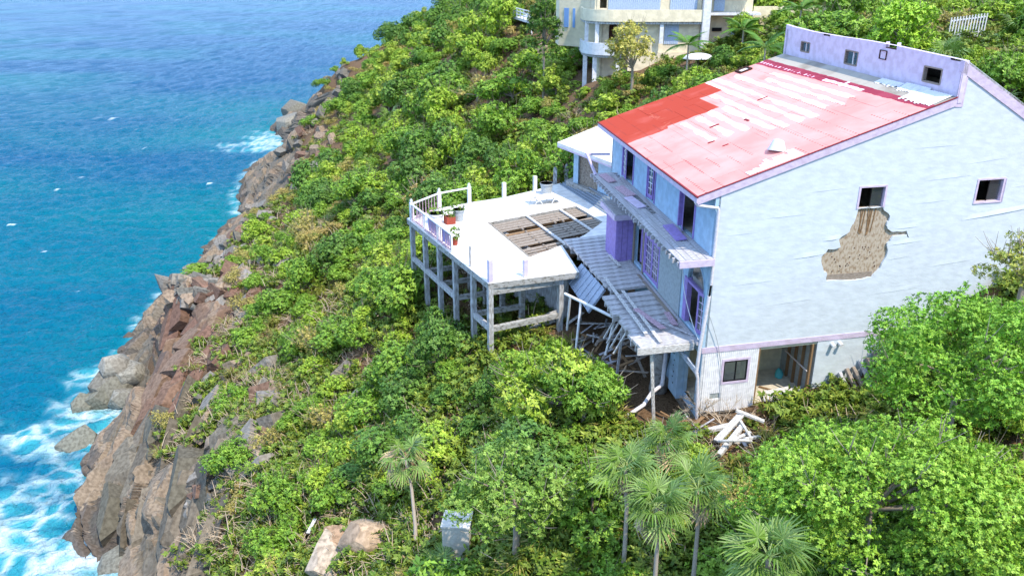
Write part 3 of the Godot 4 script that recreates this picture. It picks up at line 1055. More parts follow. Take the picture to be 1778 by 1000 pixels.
	tr.hexa(hs(-0.94, roof_y(-0.94) - 0.02, -0.07), S * 12.32 + Vector3.UP * 12.32 * 0.3173, -Vector3.UP * 0.36, T * 0.1)
	part(tr, "rake_board", M.lilac, h)
	tr = MB.new()
	tr.hexa(hs(-1.0, roof_y(-0.94) - 0.06, -0.07), S * 0.06, -Vector3.UP * 0.24, T * 17.6)
	part(tr, "eave_board", M.lilac, h)
	tr = MB.new()
	tr.hexa(hs(-1.03, roof_y(-0.94) - 0.05, -0.09), S * 0.1, Vector3.UP * 0.06, T * 17.65)
	part(tr, "drip_edge", M.roof_edge, h)
	tr = MB.new()
	tr.hexa(hs(-1.02, roof_y(-1.02) + 0.0, -0.1), S * 12.4 + Vector3.UP * 12.4 * 0.3173, Vector3.UP * 0.035, T * 0.07)
	part(tr, "drip_edge", M.roof_edge, h)
	tr = MB.new()
	tr.hexa(hs(-0.94, roof_y(-0.94) - 0.22, 17.4), S * 12.3 + Vector3.UP * 12.3 * 0.3173, Vector3.UP * 0.2, T * 0.1)
	part(tr, "rake_board", M.lilac, h)
	tr = MB.new()
	tr.hexa(hs(-0.94, roof_y(-0.94) - 0.2, 0.03), S * 12.3 + Vector3.UP * 12.3 * 0.3173, Vector3.UP * 0.14, T * 17.37)
	part(tr, "roof_base", M.old_wood, h)
	# ---- roof sheets, painted and peeled as one field
	var rm := StandardMaterial3D.new()
	rm.resource_name = "roof_felt"
	rm.albedo_texture = roof_texture()
	rm.roughness = 0.85
	rm.metallic_specular = 0.3
	var ns := 10
	var nt := 7
	for i in ns:
		for j in nt:
			var s0 := -0.97 + 12.36 * i / ns
			var s1 := -0.97 + 12.36 * (i + 1) / ns - 0.008
			var shift := 0.0 if i % 2 == 0 else 17.5 / nt * 0.5
			var t0 := maxf(-0.05, -0.05 + 17.55 * j / nt - shift)
			var t1 := -0.05 + 17.55 * (j + 1) / nt - shift - 0.008
			if j == nt - 1: t1 = 17.5
			var lift := [rng.randf() * 0.022, rng.randf() * 0.022, rng.randf() * 0.022, rng.randf() * 0.022]
			var c := [roof_point(s0, t0, lift[0]), roof_point(s1, t0, lift[1]), roof_point(s1, t1, lift[2]), roof_point(s0, t1, lift[3])]
			var st := [Vector2(s0, t0), Vector2(s1, t0), Vector2(s1, t1), Vector2(s0, t1)]
			var mb := MB.new()
			mb.quad(c[0], c[1], c[2], c[3], Vector3.UP)
			for k in 4:
				var l := (k + 1) % 4
				mb.quad(c[k], c[l], c[l] - Vector3.UP * 0.055, c[k] - Vector3.UP * 0.055, (c[k] + c[l]) * 0.5 - (c[0] + c[2]) * 0.5)
			for p in mb.v:
				var q := p - O
				var det := S.x * T.z - S.z * T.x
				var ls := (q.x * T.z - q.z * T.x) / det
				var lt := (S.x * q.z - S.z * q.x) / det
				mb.u.append(Vector2((ls + 1.0) / 12.5, (lt + 0.2) / 17.8))
			part(mb, "roof_panel", rm, h)
	# loose corrugated flashing under the clerestory
	var sheet_spots := [[10.1, 0.2, 1.2, 2.3, 0.05], [10.7, 1.9, 0.65, 2.0, 0.10], [10.8, 4.0, 0.5, 1.9, 0.05]]
	for q in sheet_spots:
		var mb := MB.new()
		var n := int(q[3] / 0.09)
		for k in n:
			var a: float = q[1] + 0.09 * k
			var ra := 0.02 if k % 2 == 0 else 0.05
			var rb := 0.05 if k % 2 == 0 else 0.02
			var s0: float = q[0] + relief.get_noise_2d(k * 1.7, q[0] * 10.0) * 0.2
			mb.quad(roof_point(s0, a, ra), roof_point(s0, a + 0.09, rb), roof_point(q[0] + q[2], a + 0.09, rb + q[4]), roof_point(q[0] + q[2], a, ra + q[4]), Vector3.UP)
		part(mb, "loose_flashing", M.white_paint, h)
	# vent cowl and white patch by the rake, hatch frame by the far edge
	var vm := MB.new()
	vm.tube([roof_point(3.55, 1.75, 0.0), roof_point(3.58, 1.78, 0.16), roof_point(3.64, 1.86, 0.36), roof_point(3.66, 1.88, 0.4)], [0.46, 0.38, 0.29, 0.27], 14)
	var cowl := part(vm, "vent_cowl", M.white_paint, h)
	vm = MB.new()
	vm.tube([roof_point(3.66, 1.88, 0.403), roof_point(3.66, 1.88, 0.412)], [0.22, 0.22], 12)
	part(vm, "vent_mouth", M.rust, cowl)
	vm = MB.new()
	for k in 14:
		var a := 1.5 + k * 0.185
		var d0 := 0.55 + relief.get_noise_2d(k * 3.1, 5.0) * 0.5
		vm.hexa(roof_point(a, 0.1, 0.025), S * 0.185 + Vector3.UP * 0.185 * 0.3173, Vector3.UP * 0.012, T * (d0 + 0.35 if k > 3 else d0 * 0.6))
	part(vm, "roof_patch", M.white_paint, h)
	vm = MB.new()
	for e in [[8.05, 8.15, 16.5, 17.4], [8.75, 8.85, 16.5, 17.4], [8.15, 8.75, 16.5, 16.6], [8.15, 8.75, 17.3, 17.4]]:
		vm.hexa(roof_point(e[0], e[2], 0.0), S * (e[1] - e[0]) + Vector3.UP * (e[1] - e[0]) * 0.3173, Vector3.UP * 0.12, T * (e[3] - e[2]))
	var hatch := part(vm, "roof_hatch", M.rust, h)
	vm = MB.new()
	vm.hexa(roof_point(8.15, 16.6, 0.02), S * 0.6 + Vector3.UP * 0.19, Vector3.UP * 0.02, T * 0.7)
	part(vm, "hatch_pane", M.white_paint, hatch)
	for q in [[2.9, 8.4, 0.5, 0.12], [1.9, 6.1, 0.35, 0.1], [6.3, 10.0, 0.6, 0.06], [4.5, 7.2, 0.12, 0.5], [2.2, 4.9, 0.3, 0.08]]:
		vm = MB.new()
		vm.hexa(roof_point(q[0], q[1], 0.02), S * q[2] + Vector3.UP * q[2] * 0.3173, Vector3.UP * 0.03, T * q[3])
		part(vm, "torn_felt", M.roof_edge, h)
	# ---- sea front, upper storey
	part(wall_mesh(rect(0.0, 4.35, 17.4, 7.6), [rect(12.5, 4.72, 14.95, 6.85), rect(8.43, 4.72, 9.95, 6.85), rect(2.35, 4.72, 4.62, 6.85)], [3.4, 9.2, 13.7], front, 0.2), "front_wall", M.blue_wall, h)
	for q in [[12.5, 14.95], [8.43, 9.95], [2.35, 4.62]]:
		frame_facade(h, 4.72, 6.85, q[0], q[1], M.purple)
	glazed_leaf(h, 0.06, 4.76, 6.74, 13.6, 14.84, 3, 5, M.purple, -0.15, "door", M.white_paint)
	glazed_leaf(h, 0.05, 4.76, 6.74, 9.1, 9.84, 2, 5, M.purple, 0.1, "door", M.white_paint)
	glazed_leaf(h, 0.2, 4.76, 6.74, 3.4, 4.5, 3, 5, M.purple, -0.35, "door", M.old_wood)
	# balcony of the upper storey: planks on joists
	var t0 := -0.3
	while t0 < 16.3:
		hpart(h, "joist", M.pale_board, -1.72 - rng.randf() * 0.1, 0.0, 4.38, 4.6, t0, t0 + 0.12)
		t0 += 0.56
	var bs := -0.02
	for k in 5:
		var t1 := 0.0
		while t1 < 16.0:
			var ln := minf(rng.randf_range(3.0, 4.6), 16.2 - t1)
			if k > 2 or rng.randf() > 0.1:
				hpart(h, "plank", [M.pale_board, M.slat, M.pink_board][0 if rng.randf() < 0.7 else 1], bs - 0.31, bs, 4.602 + rng.randf() * 0.012, 4.66 + rng.randf() * 0.015, t1 - 0.28, t1 + ln - 0.3)
			t1 += ln
		bs -= 0.335
	hpart(h, "balcony_end", M.lilac, -1.7, 0.0, 4.34, 4.66, -0.42, -0.33)
	hpart(h, "corner_post", M.blue_wall, -0.06, 0.1, -0.3, 7.5, -0.01, 0.2)
	# ---- sea front, main storey
	var arch := PackedVector2Array([Vector2(0.42, 0.3), Vector2(2.62, 0.3), Vector2(2.62, 2.55)])
	for k in 13:
		var a := PI * k / 12.0
		arch.append(Vector2(1.52 + 1.1 * cos(a), 2.56 + 1.2 * sin(a)))
	arch.append(Vector2(0.42, 2.55))
	part(wall_mesh(rect(0.0, -0.3, 17.4, 4.35), [arch, rect(6.9, 0.3, 9.6, 2.75), rect(9.85, 0.3, 11.5, 2.9), rect(12.0, 0.3, 14.6, 2.6)], [1.5, 8.2, 10.6, 13.3], front, 0.2), "front_wall", M.blue_wall, h)
	hpart(h, "wall_panel", M.grey_panel, -0.06, -0.005, 0.0, 3.3, 3.45, 6.8)
	frame_facade(h, 0.3, 2.75, 6.9, 9.6, M.purple, 0.16)
	glazed_leaf(h, 0.04, 0.32, 2.6, 7.06, 8.25, 3, 5, M.purple, 0.0, "door", M.lilac)
	glazed_leaf(h, 0.04, 0.32, 2.6, 8.27, 9.44, 3, 5, M.purple, 0.0, "door", M.lilac)
	hpart(h, "door_post", M.old_wood, -0.08, 0.15, 0.0, 2.95, 9.62, 9.8)
	hpart(h, "door_post", M.old_wood, -0.1, 0.12, 0.0, 2.95, 11.5, 11.65)
	frame_facade(h, 0.3, 2.6, 12.0, 14.6, M.purple, 0.16)
	glazed_leaf(h, 0.3, 0.32, 2.45, 10.1, 11.2, 2, 4, M.purple, 0.7, "door", M.lilac)
	# arched doorway by the corner
	var am := MB.new()
	hb(am, -0.06, 0.2, 0.3, 2.62, 2.5, 2.95)
	hb(am, -0.03, 0.14, 2.42, 2.56, 0.42, 2.5)
	part(am, "door_frame", M.purple, h)
	am = MB.new()
	for k in 12:
		var a := PI * k / 12.0
		var b := PI * (k + 1) / 12.0
		am.hexa(hs(-0.04, 2.56 + 1.2 * sin(a), 1.52 + 1.1 * cos(a)), S * 0.2, Vector3.UP * (1.2 * (sin(b) - sin(a))) + T * (1.1 * (cos(b) - cos(a))), Vector3.UP * 0.07 * sin(a) + T * 0.07 * cos(a) + Vector3.UP * 0.004)
	part(am, "arch_trim", M.blue_wall, h)
	hpart(h, "fanlight", M.glass, 0.08, 0.09, 2.56, 3.72, 0.45, 2.6)
	glazed_leaf(h, 0.05, 0.32, 2.4, 0.45, 1.2, 2, 5, M.purple, 0.25, "door", M.lilac)
	# purple boarded bay with its slatted top
	var bay := MB.new()
	hb(bay, -1.05, -0.01, 0.1, 2.9, 12.0, 14.2)
	var bayp := part(bay, "bay_box", M.purple, h)
	for k in 6:
		hpart(bayp, "bay_board", M.purple, -1.09, -1.052, 0.1, 2.88, 12.0 + k * 0.37, 12.35 + k * 0.37)
	for k in 3:
		hpart(bayp, "bay_board", M.purple, -1.04 + k * 0.35, -0.72 + k * 0.35, 0.1, 2.88, 11.95, 11.995)
	hpart(bayp, "bay_band", M.lilac, -1.4, 0.0, 2.92, 3.22, 11.35, 11.45)
	hpart(bayp, "bay_band", M.lilac, -1.42, -1.3, 2.92, 3.22, 11.45, 14.6)
	for k in 7:
		hpart(bayp, "bay_slat", M.slat, -1.35, -0.02, 3.225, 3.29, 11.4 + k * 0.46, 11.8 + k * 0.46)
	# ---- sea front, ground storey: open frame with piers
	part(wall_mesh(rect(0.0, -3.9, 17.4, -0.3), [rect(0.5, -3.5, 2.05, -0.5), rect(4.2, -2.6, 5.6, -0.75), rect(6.6, -3.5, 8.4, -0.7), rect(11, -2.6, 13, -0.9)], [1.2, 5.0, 7.5, 12.0], front, 0.2), "front_wall", M.blue_wall, h)
	var pier := hpart(h, "pier", M.blue_wall, -0.35, -0.005, -3.9, -0.32, 2.1, 3.3)
	for k in 9:
		hpart(pier, "bolt", M.black_frame, -0.37, -0.351, -3.3 + k * 0.33, -3.24 + k * 0.33, 2.65 + 0.1 * (k % 2), 2.71 + 0.1 * (k % 2))
	glazed_leaf(h, -0.05, -2.6, -0.75, 4.2, 5.6, 3, 4, M.blue_wall, 0.0, "window", M.white_paint)
	var tr2 := MB.new()
	tr2.tube([hs(-0.55, -4.6, 4.3), hs(-0.62, -3.4, 4.1), hs(-0.5, -2.4, 4.15), hs(-0.45, -1.6, 4.0)], [0.5, 0.38, 0.42, 0.5], 10)
	part(tr2, "rough_pillar", M.concrete, h)
	part_brace(h, hs(-2.2, -0.35, 5.2), hs(-0.2, -1.7, 4.3))
	part_brace(h, hs(-0.9, -0.35, 1.1), hs(-0.05, -1.5, 0.15))

func part_brace(h: Node3D, a: Vector3, b: Vector3) -> void:
	bar(h, "brace", a, b, 0.22, 0.14, M.blue_slat)

func hinged(o: Vector3, dir: Vector3, w: float, hgt: float, th: float) -> MB:
	var mb := MB.new()
	mb.hexa(o, dir * w, Vector3.UP * hgt, dir.cross(Vector3.UP).normalized() * th)
	return mb

# ---------- terrace beside the house ----------
var DC := Vector3(-1.38, 27.0, -45.27)
var DD := Vector3(-0.44, 0, -0.898)
var DN := Vector3(0.928, 0, -0.372)

func dk(u: float, n: float, y: float) -> Vector3:
	return Vector3(DC.x, y, DC.z) + DD * u + DN * n

func poly_xz(pts: Array) -> PackedVector2Array:
	var out := PackedVector2Array()
	for p in pts:
		out.append(Vector2(p.x, -p.z))
	return out

func box_at(parent: Node3D, called: String, m: Material, base: Vector3, w: float, l: float, hgt: float, dir := Vector3.RIGHT) -> MeshInstance3D:
	var mb := MB.new()
	var side := dir.cross(Vector3.UP).normalized()
	mb.hexa(base - dir * w / 2 - side * l / 2, dir * w, Vector3.UP * hgt, side * l)
	return part(mb, called, m, parent)

func make_terrace() -> void:
	var t := thing("concrete_terrace", "white concrete terrace on tall columns with a rotten timber pit beside the blue house", "terrace", Vector3(DC.x, 22.2, DC.z))
	var a1 := hs(-3.3, 0, 12.0)
	var a2 := hs(-3.3, 0, 17.0)
	var a3 := hs(-0.05, 0, 17.5)
	var outline := poly_xz([DC, Vector3(a1.x, 0, a1.z), Vector3(a2.x, 0, a2.z), Vector3(a3.x, 0, a3.z), Vector3(7.3, 0, -58.3), Vector3(4.05, 0, -68.0), Vector3(1.95, 0, -65.8), Vector3(-0.62, 0, -63.6), Vector3(-3.28, 0, -62.1), Vector3(-5.5, 0, -60.6), Vector3(-7.64, 0, -58.04)])
	var pit := poly_xz([Vector3(-1.69, 0, -57.07), Vector3(4.87, 0, -61.2), Vector3(6.5, 0, -57.2), Vector3(5.0, 0, -54.3), Vector3(3.8, 0, -52.6), Vector3(1.13, 0, -49.81)])
	var flat_top := func(u: float, v: float, w: float) -> Vector3: return Vector3(u, 27.0 - w, -v)
	var flat_body := func(u: float, v: float, w: float) -> Vector3: return Vector3(u, 26.965 - w, -v)
	part(wall_mesh(outline, [pit], [2.3], flat_top, 0.035), "paving", M.deck_white, t)
	part(wall_mesh(outline, [pit], [2.3], flat_body, 0.36), "slab", M.concrete, t)
	# rotten boards in the pit
	var ca := Vector3(-2.82, 0, -7.26).normalized()
	var ab := Vector3(6.56, 0, -4.2).normalized()
	var c0 := Vector3(1.13, 0, -49.81)
	for k in 16:
		if k in [4, 11]: continue
		var p := c0 + ca * (0.25 + 0.48 * k)
		var lines2 := Geometry2D.intersect_polyline_with_polygon(PackedVector2Array([Vector2(p.x, -p.z), Vector2(p.x + ab.x * 12.0, -p.z - ab.z * 12.0)]), pit)
		for l in lines2:
			var p0 := Vector3(l[0].x, 26.80, -l[0].y)
			var p1 := Vector3(l[l.size() - 1].x, 26.80, -l[l.size() - 1].y)
			var cut := p0.lerp(p1, rng.randf_range(0.45, 0.75))
			var wide := rng.randf_range(0.24, 0.40)
			if rng.randf() < 0.5:
				bar(t, "board", p0, cut, 0.06, wide, M.old_wood if rng.randf() < 0.75 else M.raw_wood)
				if rng.randf() < 0.8:
					bar(t, "board", cut + ab * 0.06 - Vector3.UP * 0.02, p1, 0.06, wide, M.old_wood)
			else:
				bar(t, "board", p0, p1, 0.06, wide, M.old_wood)
	for f in [[3.3, 26.93, 0.0], [6.3, 26.93, 0.6]]:
		bar(t, "cross_beam", c0 + ab * f[0] + ca * (f[2] - 0.1) + Vector3.UP * f[1], c0 + ab * f[0] + ca * 8.0 + Vector3.UP * f[1], 0.12, 0.2, M.white_board)
	for f in [1.9, 4.7, 5.4]:
		for k in 9:
			var q: Vector3 = c0 + ab * f + ca * (1.0 + 0.62 * k) + Vector3.UP * 26.87
			bar(t, "cleat", q, q + ca * 0.2, 0.1, 0.14, M.old_wood)
	bar(t, "pit_kerb", c0 + Vector3.UP * 26.98, c0 + ca * 7.75 + Vector3.UP * 26.98, 0.12, 0.16, M.old_concrete)
	var floor_mb := MB.new()
	floor_mb.hexa(Vector3(-2.6, 25.9, -48.5), Vector3(7.6, 0, -4.8), Vector3.UP * 0.1, Vector3(0.5, 0, -9.0))
	part(floor_mb, "pit_bottom", M.soil, t)
	# columns and tie beams
	for u in [0.12, 2.6, 5.5, 8.25, 10.95, 13.6]:
		box_at(t, "column", M.concrete_white, dk(u, 0.15, 20.6), 0.3, 0.3, 6.0, DD)
	for u in [2.6, 5.5, 8.25, 10.95]:
		box_at(t, "column", M.concrete, dk(u, 3.4, 21.5), 0.3, 0.3, 5.1, DD)
		bar(t, "tie_beam", dk(u, 0.3, 24.0), dk(u, 3.3, 24.0), 0.32, 0.24, M.concrete)
	box_at(t, "column", M.concrete_white, dk(0.15, 4.75, 22.0), 0.3, 0.3, 4.6, DD)
	box_at(t, "footing", M.old_concrete, dk(2.6, 0.15, 20.9), 0.62, 0.62, 1.05, DD)
	bar(t, "tie_beam", dk(0.28, 0.15, 24.0), dk(2.45, 0.15, 24.0), 0.34, 0.26, M.concrete_white)
	bar(t, "tie_beam", dk(5.65, 0.15, 24.05), dk(13.45, 0.15, 24.1), 0.34, 0.26, M.concrete_white)
	bar(t, "tie_beam", dk(0.14, 0.3, 23.98), dk(0.14, 4.6, 24.15), 0.34, 0.26, M.concrete)
	for u in [0.15, 13.6]:
		bar(t, "edge_beam", dk(u, 0.3, 26.4), dk(u, 4.6, 26.4), 0.4, 0.26, M.concrete)
	var wmb := MB.new()
	wmb.hexa(dk(0.8, 5.4, 22.4), DD * 12.5, Vector3.UP * 4.2, DN * 0.25)
	part(wmb, "retaining_wall", M.concrete_white, t)
	# low posts on the edge
	for q in [[0.15, 0.18, 1.5], [0.18, 2.42, 1.2]]:
		var base := dk(q[0], q[1], 27.0)
		var post := box_at(t, "edge_post", M.lilac_wall, base, 0.26, 0.26, q[2] - 0.12, DD)
		var mb := MB.new()
		var topc: Vector3 = base + Vector3.UP * q[2]
		var cs := []
		for k in 4:
			cs.append(base + Vector3.UP * (q[2] - 0.12) + (DD * [-0.13, 0.13, 0.13, -0.13][k] + DN * [-0.13, -0.13, 0.13, 0.13][k]))
		for k in 4:
			mb.flat(cs[k], cs[(k + 1) % 4], topc, (cs[k] + cs[(k + 1) % 4]) * 0.5 - base + Vector3.UP * 0.1)
		part(mb, "post_cap", M.lilac_wall, post)
	box_at(t, "edge_post", M.concrete_white, dk(3.0, 0.15, 27.0), 0.1, 0.1, 1.35, DD)
	for q in [Vector3(-0.62, 27, -63.35), Vector3(1.85, 27, -65.4)]:
		box_at(t, "edge_post", M.deck_white, q, 0.26, 0.26, 1.25, DD)
	# sagging wire between the posts
	var wire := []
	var rad := []
	for k in 15:
		var f := k / 14.0
		wire.append(dk(3.0, 0.1, 28.3).lerp(dk(0.18, 2.4, 27.25), f) - Vector3.UP * 1.6 * f * (1.0 - f) * 0.4)
		rad.append(0.016)
	var wm := MB.new()
	wm.tube(wire, rad, 5)
	part(wm, "wire", M.grey_pot, t)
	# balustrade on the seaward corner
	var corner := dk(13.55, 0.15, 27.0)
	var p2 := Vector3(-5.45, 27, -60.4)
	var p3 := Vector3(-3.28, 27, -61.9)
	var runs := [[dk(5.9, 0.12, 27.0), corner, 26, true], [corner, p2, 9, true], [p2, p3, 0, false]]
	for r in runs:
		var a: Vector3 = r[0]
		var b: Vector3 = r[1]
		bar(t, "top_rail", a + Vector3.UP * 1.22, b + Vector3.UP * 1.22, 0.1, 0.14, M.white_paint)
		if r[3]:
			bar(t, "bottom_rail", a + Vector3.UP * 0.14, b + Vector3.UP * 0.14, 0.08, 0.1, M.pink_board)
		for k in r[2]:
			var q := a.lerp(b, (k + 0.7) / (r[2] + 0.4))
			if r[2] > 20 and (k > 13 and k < 18 or rng.randf() < 0.08): continue
			bar(t, "baluster", q + Vector3.UP * 0.18, q + Vector3.UP * 1.17, 0.055, 0.055, M.pink_board)
	for q in [corner, p2, p3]:
		var post := box_at(t, "rail_post", M.white_paint, q, 0.24, 0.24, 1.36, DD)
		var mb := MB.new()
		mb.tube([q + Vector3.UP * 1.36, q + Vector3.UP * 1.41, q + Vector3.UP * 1.47, q + Vector3.UP * 1.56, q + Vector3.UP * 1.62], [0.08, 0.07, 0.11, 0.1, 0.03], 10)
		part(mb, "finial", M.white_paint, post)
	for u in [5.9, 8.4, 10.9]:
		box_at(t, "rail_post", M.white_paint, dk(u, 0.12, 27.0), 0.1, 0.1, 1.2, DD)
	# lilac sheets hung on the balustrade
	for q in [[6.6, 8.0], [8.9, 10.6]]:
		var mb := MB.new()
		var n := 10
		for k in n:
			var ua := lerpf(q[0], q[1], k / float(n))
			var ub := lerpf(q[0], q[1], (k + 1.0) / n)
			var wa := 0.30 + 0.04 * sin(k * 1.9)
			var wb := 0.30 + 0.04 * sin((k + 1) * 1.9)
			mb.quad(dk(ua, wa, 27.15), dk(ub, wb, 27.15), dk(ub, 0.24, 28.1 + 0.03 * sin(k)), dk(ua, 0.24, 28.1 + 0.03 * sin(k - 1)), -DN)
		var sh := single(mb, "hanging_sheet", M.lilac_cloth, "faded lilac sheet hung inside the seaward balustrade of the terrace", "sheet", dk((q[0] + q[1]) / 2, 0.3, 27.1), "sheets hung on the balustrade")
		sh.set_meta("kind", "thing")

	# broad steps up to the porch
	var st := thing("porch_steps", "broad weathered blue grey steps climbing from the terrace to the porch", "steps", hs(0.7, -0.36, 27.0))
	var la := hs(-0.25, 0, 31.9)
	var lb := hs(1.58, 0, 22.0)
	var along := (lb - la).normalized()
	var into := Vector3(-along.z, 0, along.x)
	if into.dot(S) < 0.0: into = -into
	for k in 6:
		var mb := MB.new()
		var o := Vector3(la.x, 26.98 + 0.115 * k, la.z) + into * (0.19 * k) + along * (0.12 * k)
		mb.hexa(o - Vector3.UP * (0.3 if k == 0 else 0.0), along * (10.0 - 0.12 * k), Vector3.UP * (0.08 if k > 0 else 0.38), into * 0.6)
		part(mb, "riser", M.blue_slat, st)
		var p := o + Vector3.UP * 0.1 + into * 0.09
		bar(st, "tread", p, p + along * (10.0 - 0.12 * k), 0.04, 0.22, M.step_paint)
	# porch
	var po := thing("side_porch", "small porch block with a flat white roof slab beyond the blue house", "porch", hs(2.0, 0.5, 27.0))
	var A := hs(-0.94, 3.6, 30.05)
	var B := hs(1.54, 3.6, 22.48)
	var Dp := hs(4.1, 3.6, 36.0)
	var mbp := MB.new()
	mbp.hexa(A, B - A, -Vector3.UP * 0.26, Dp - A)
	part(mbp, "roof_slab", M.deck_white, po)
	mbp = MB.new()
	mbp.hexa(A + Vector3(0, -0.265, 0), (B - A), -Vector3.UP * 0.12, (Dp - A).normalized() * 0.1)
	part(mbp, "fascia", M.lilac, po)
	var ea := (B - A).normalized()
	var eb := (Dp - A).normalized()
	mbp = MB.new()
	mbp.hexa(A + ea * 1.1 + eb * 1.75 - Vector3.UP * 3.36, ea * 0.7, Vector3.UP * 3.09, eb * 4.6)
	part(mbp, "wall", M.blue_wall, po)
	mbp = MB.new()
	mbp.hexa(A + ea * 1.8 + eb * 2.0 - Vector3.UP * 3.36, ea * 2.8, Vector3.UP * 3.09, eb * 0.25)
	part(mbp, "rough_wall", M.old_concrete, po)
	mbp = MB.new()
	mbp.hexa(A + ea * 4.6 + eb * 1.9 - Vector3.UP * 3.36, ea * 2.6, Vector3.UP * 3.09, eb * 0.3)
	part(mbp, "wall", M.blue_wall, po)
	mbp = MB.new()
	mbp.hexa(A + ea * 0.2 + eb * 1.5 - Vector3.UP * 3.8, ea * 7.4, Vector3.UP * 0.42, eb * 6.5)
	part(mbp, "floor_slab", M.concrete, po)
	# posts at the head of the steps
	for q in [hs(-0.55, 0, 32.5), hs(0.6, 0, 33.2)]:
		var w := thing("gate_post", "stubby weathered post with a rounded head at the top of the terrace steps", "post", Vector3(q.x, 26.9, q.z), "posts by the steps")
		var mb := MB.new()
		mb.hexa(Vector3(q.x - 0.15, 26.6, q.z - 0.15), Vector3.RIGHT * 0.3, Vector3.UP * 1.5, Vector3.BACK * 0.3)
		part(mb, "shaft", M.concrete_white, w)
		mb = MB.new()
		mb.tube([Vector3(q.x, 28.1, q.z), Vector3(q.x, 28.2, q.z), Vector3(q.x, 28.32, q.z), Vector3(q.x, 28.38, q.z)], [0.1, 0.15, 0.12, 0.03], 10)
		part(mb, "head", M.concrete_white, w)

# ---------- collapsed balcony of the main storey ----------
func make_slat_balcony() -> void:
	var b := thing("slatted_balcony", "sagging balcony of grey overlapping slats with a jagged outer edge", "balcony", hs(-1.6, -0.4, 8.0))
	for k in 27:
		var t := 0.45 + 0.615 * k
		if k == 11: continue
		var out := -3.12 + rng.randf_range(-0.12, 0.12)
		if k > 11: out = lerpf(-2.45, -3.15, (k - 12) / 14.0) + rng.randf_range(-0.1, 0.06)
		if k in [3, 6]: out += 0.25
		var sag := -0.12 * sin(clampf(k / 11.0, 0.0, 1.0) * PI) - rng.randf() * 0.03
		var mb := MB.new()
		mb.hexa(hs(out, -0.05 + sag, t), S * (-0.25 - out) + Vector3.UP * (0.1 + rng.randf() * 0.04), Vector3.UP * 0.15, T * 0.66 - Vector3.UP * 0.07)
		part(mb, "slat", M.slat, b)
		if k < 12 or k % 2 == 0:
			hpart(b, "joist_end", M.slat, out + 0.05, out + 0.9, -0.42 + sag, -0.14 + sag, t + 0.2, t + 0.32)
	hpart(b, "ledger", M.pale_board, -0.26, -0.1, 0.05, 0.2, 0.2, 16.0)
	hpart(b, "ledger", M.old_wood, -0.42, -0.27, 0.12, 0.2, 3.0, 9.5)
	hpart(b, "near_fascia", M.white_board, -3.2, -0.3, -0.25, 0.1, 0.36, 0.44)
	# lower panel hanging off the outer edge
	for k in 7:
		var t := 8.9 + 0.62 * k
		var mb := MB.new()
		mb.hexa(hs(-2.45 - 0.05 * k, -0.4, t), S * -0.95 - Vector3.UP * (1.35 - 0.05 * k), Vector3.UP * 0.1 - S * 0.1, T * 0.66)
		part(mb, "hanging_slat", M.blue_slat, b)
	# the post that props the near end
	bar(b, "prop", hs(-2.35, -0.3, 0.75), Vector3(hs(-1.9, 0, 0.9).x, 22.8, hs(-1.9, 0, 0.9).z), 0.16, 0.16, M.white_board)
	bar(b, "prop", hs(-2.5, -0.3, 5.0), Vector3(hs(-2.7, 0, 5.2).x, 23.0, hs(-2.7, 0, 5.2).z), 0.14, 0.14, M.pale_board)
	bar(b, "prop", hs(-2.9, -0.45, 13.0), Vector3(hs(-2.9, 0, 13).x, 23.2, hs(-2.9, 0, 13).z), 0.18, 0.18, M.pale_board)
	for k in 4:
		bar(b, "brace", hs(-2.9 + 0.2 * k, -0.35, 3.2 + 1.0 * k), hs(-3.6 + 0.1 * k, -1.4 - 0.2 * k, 3.0 + 1.0 * k), 0.1, 0.07, M.white_board)

func loose(called: String, label: String, category: String, a: Vector3, b: Vector3, h: float, w: float, m: Material, group := "", up := Vector3.UP) -> Node3D:
	var o := bar(self, called, a, b, h, w, m, up)
	tag(o, label, category, group)
	return o

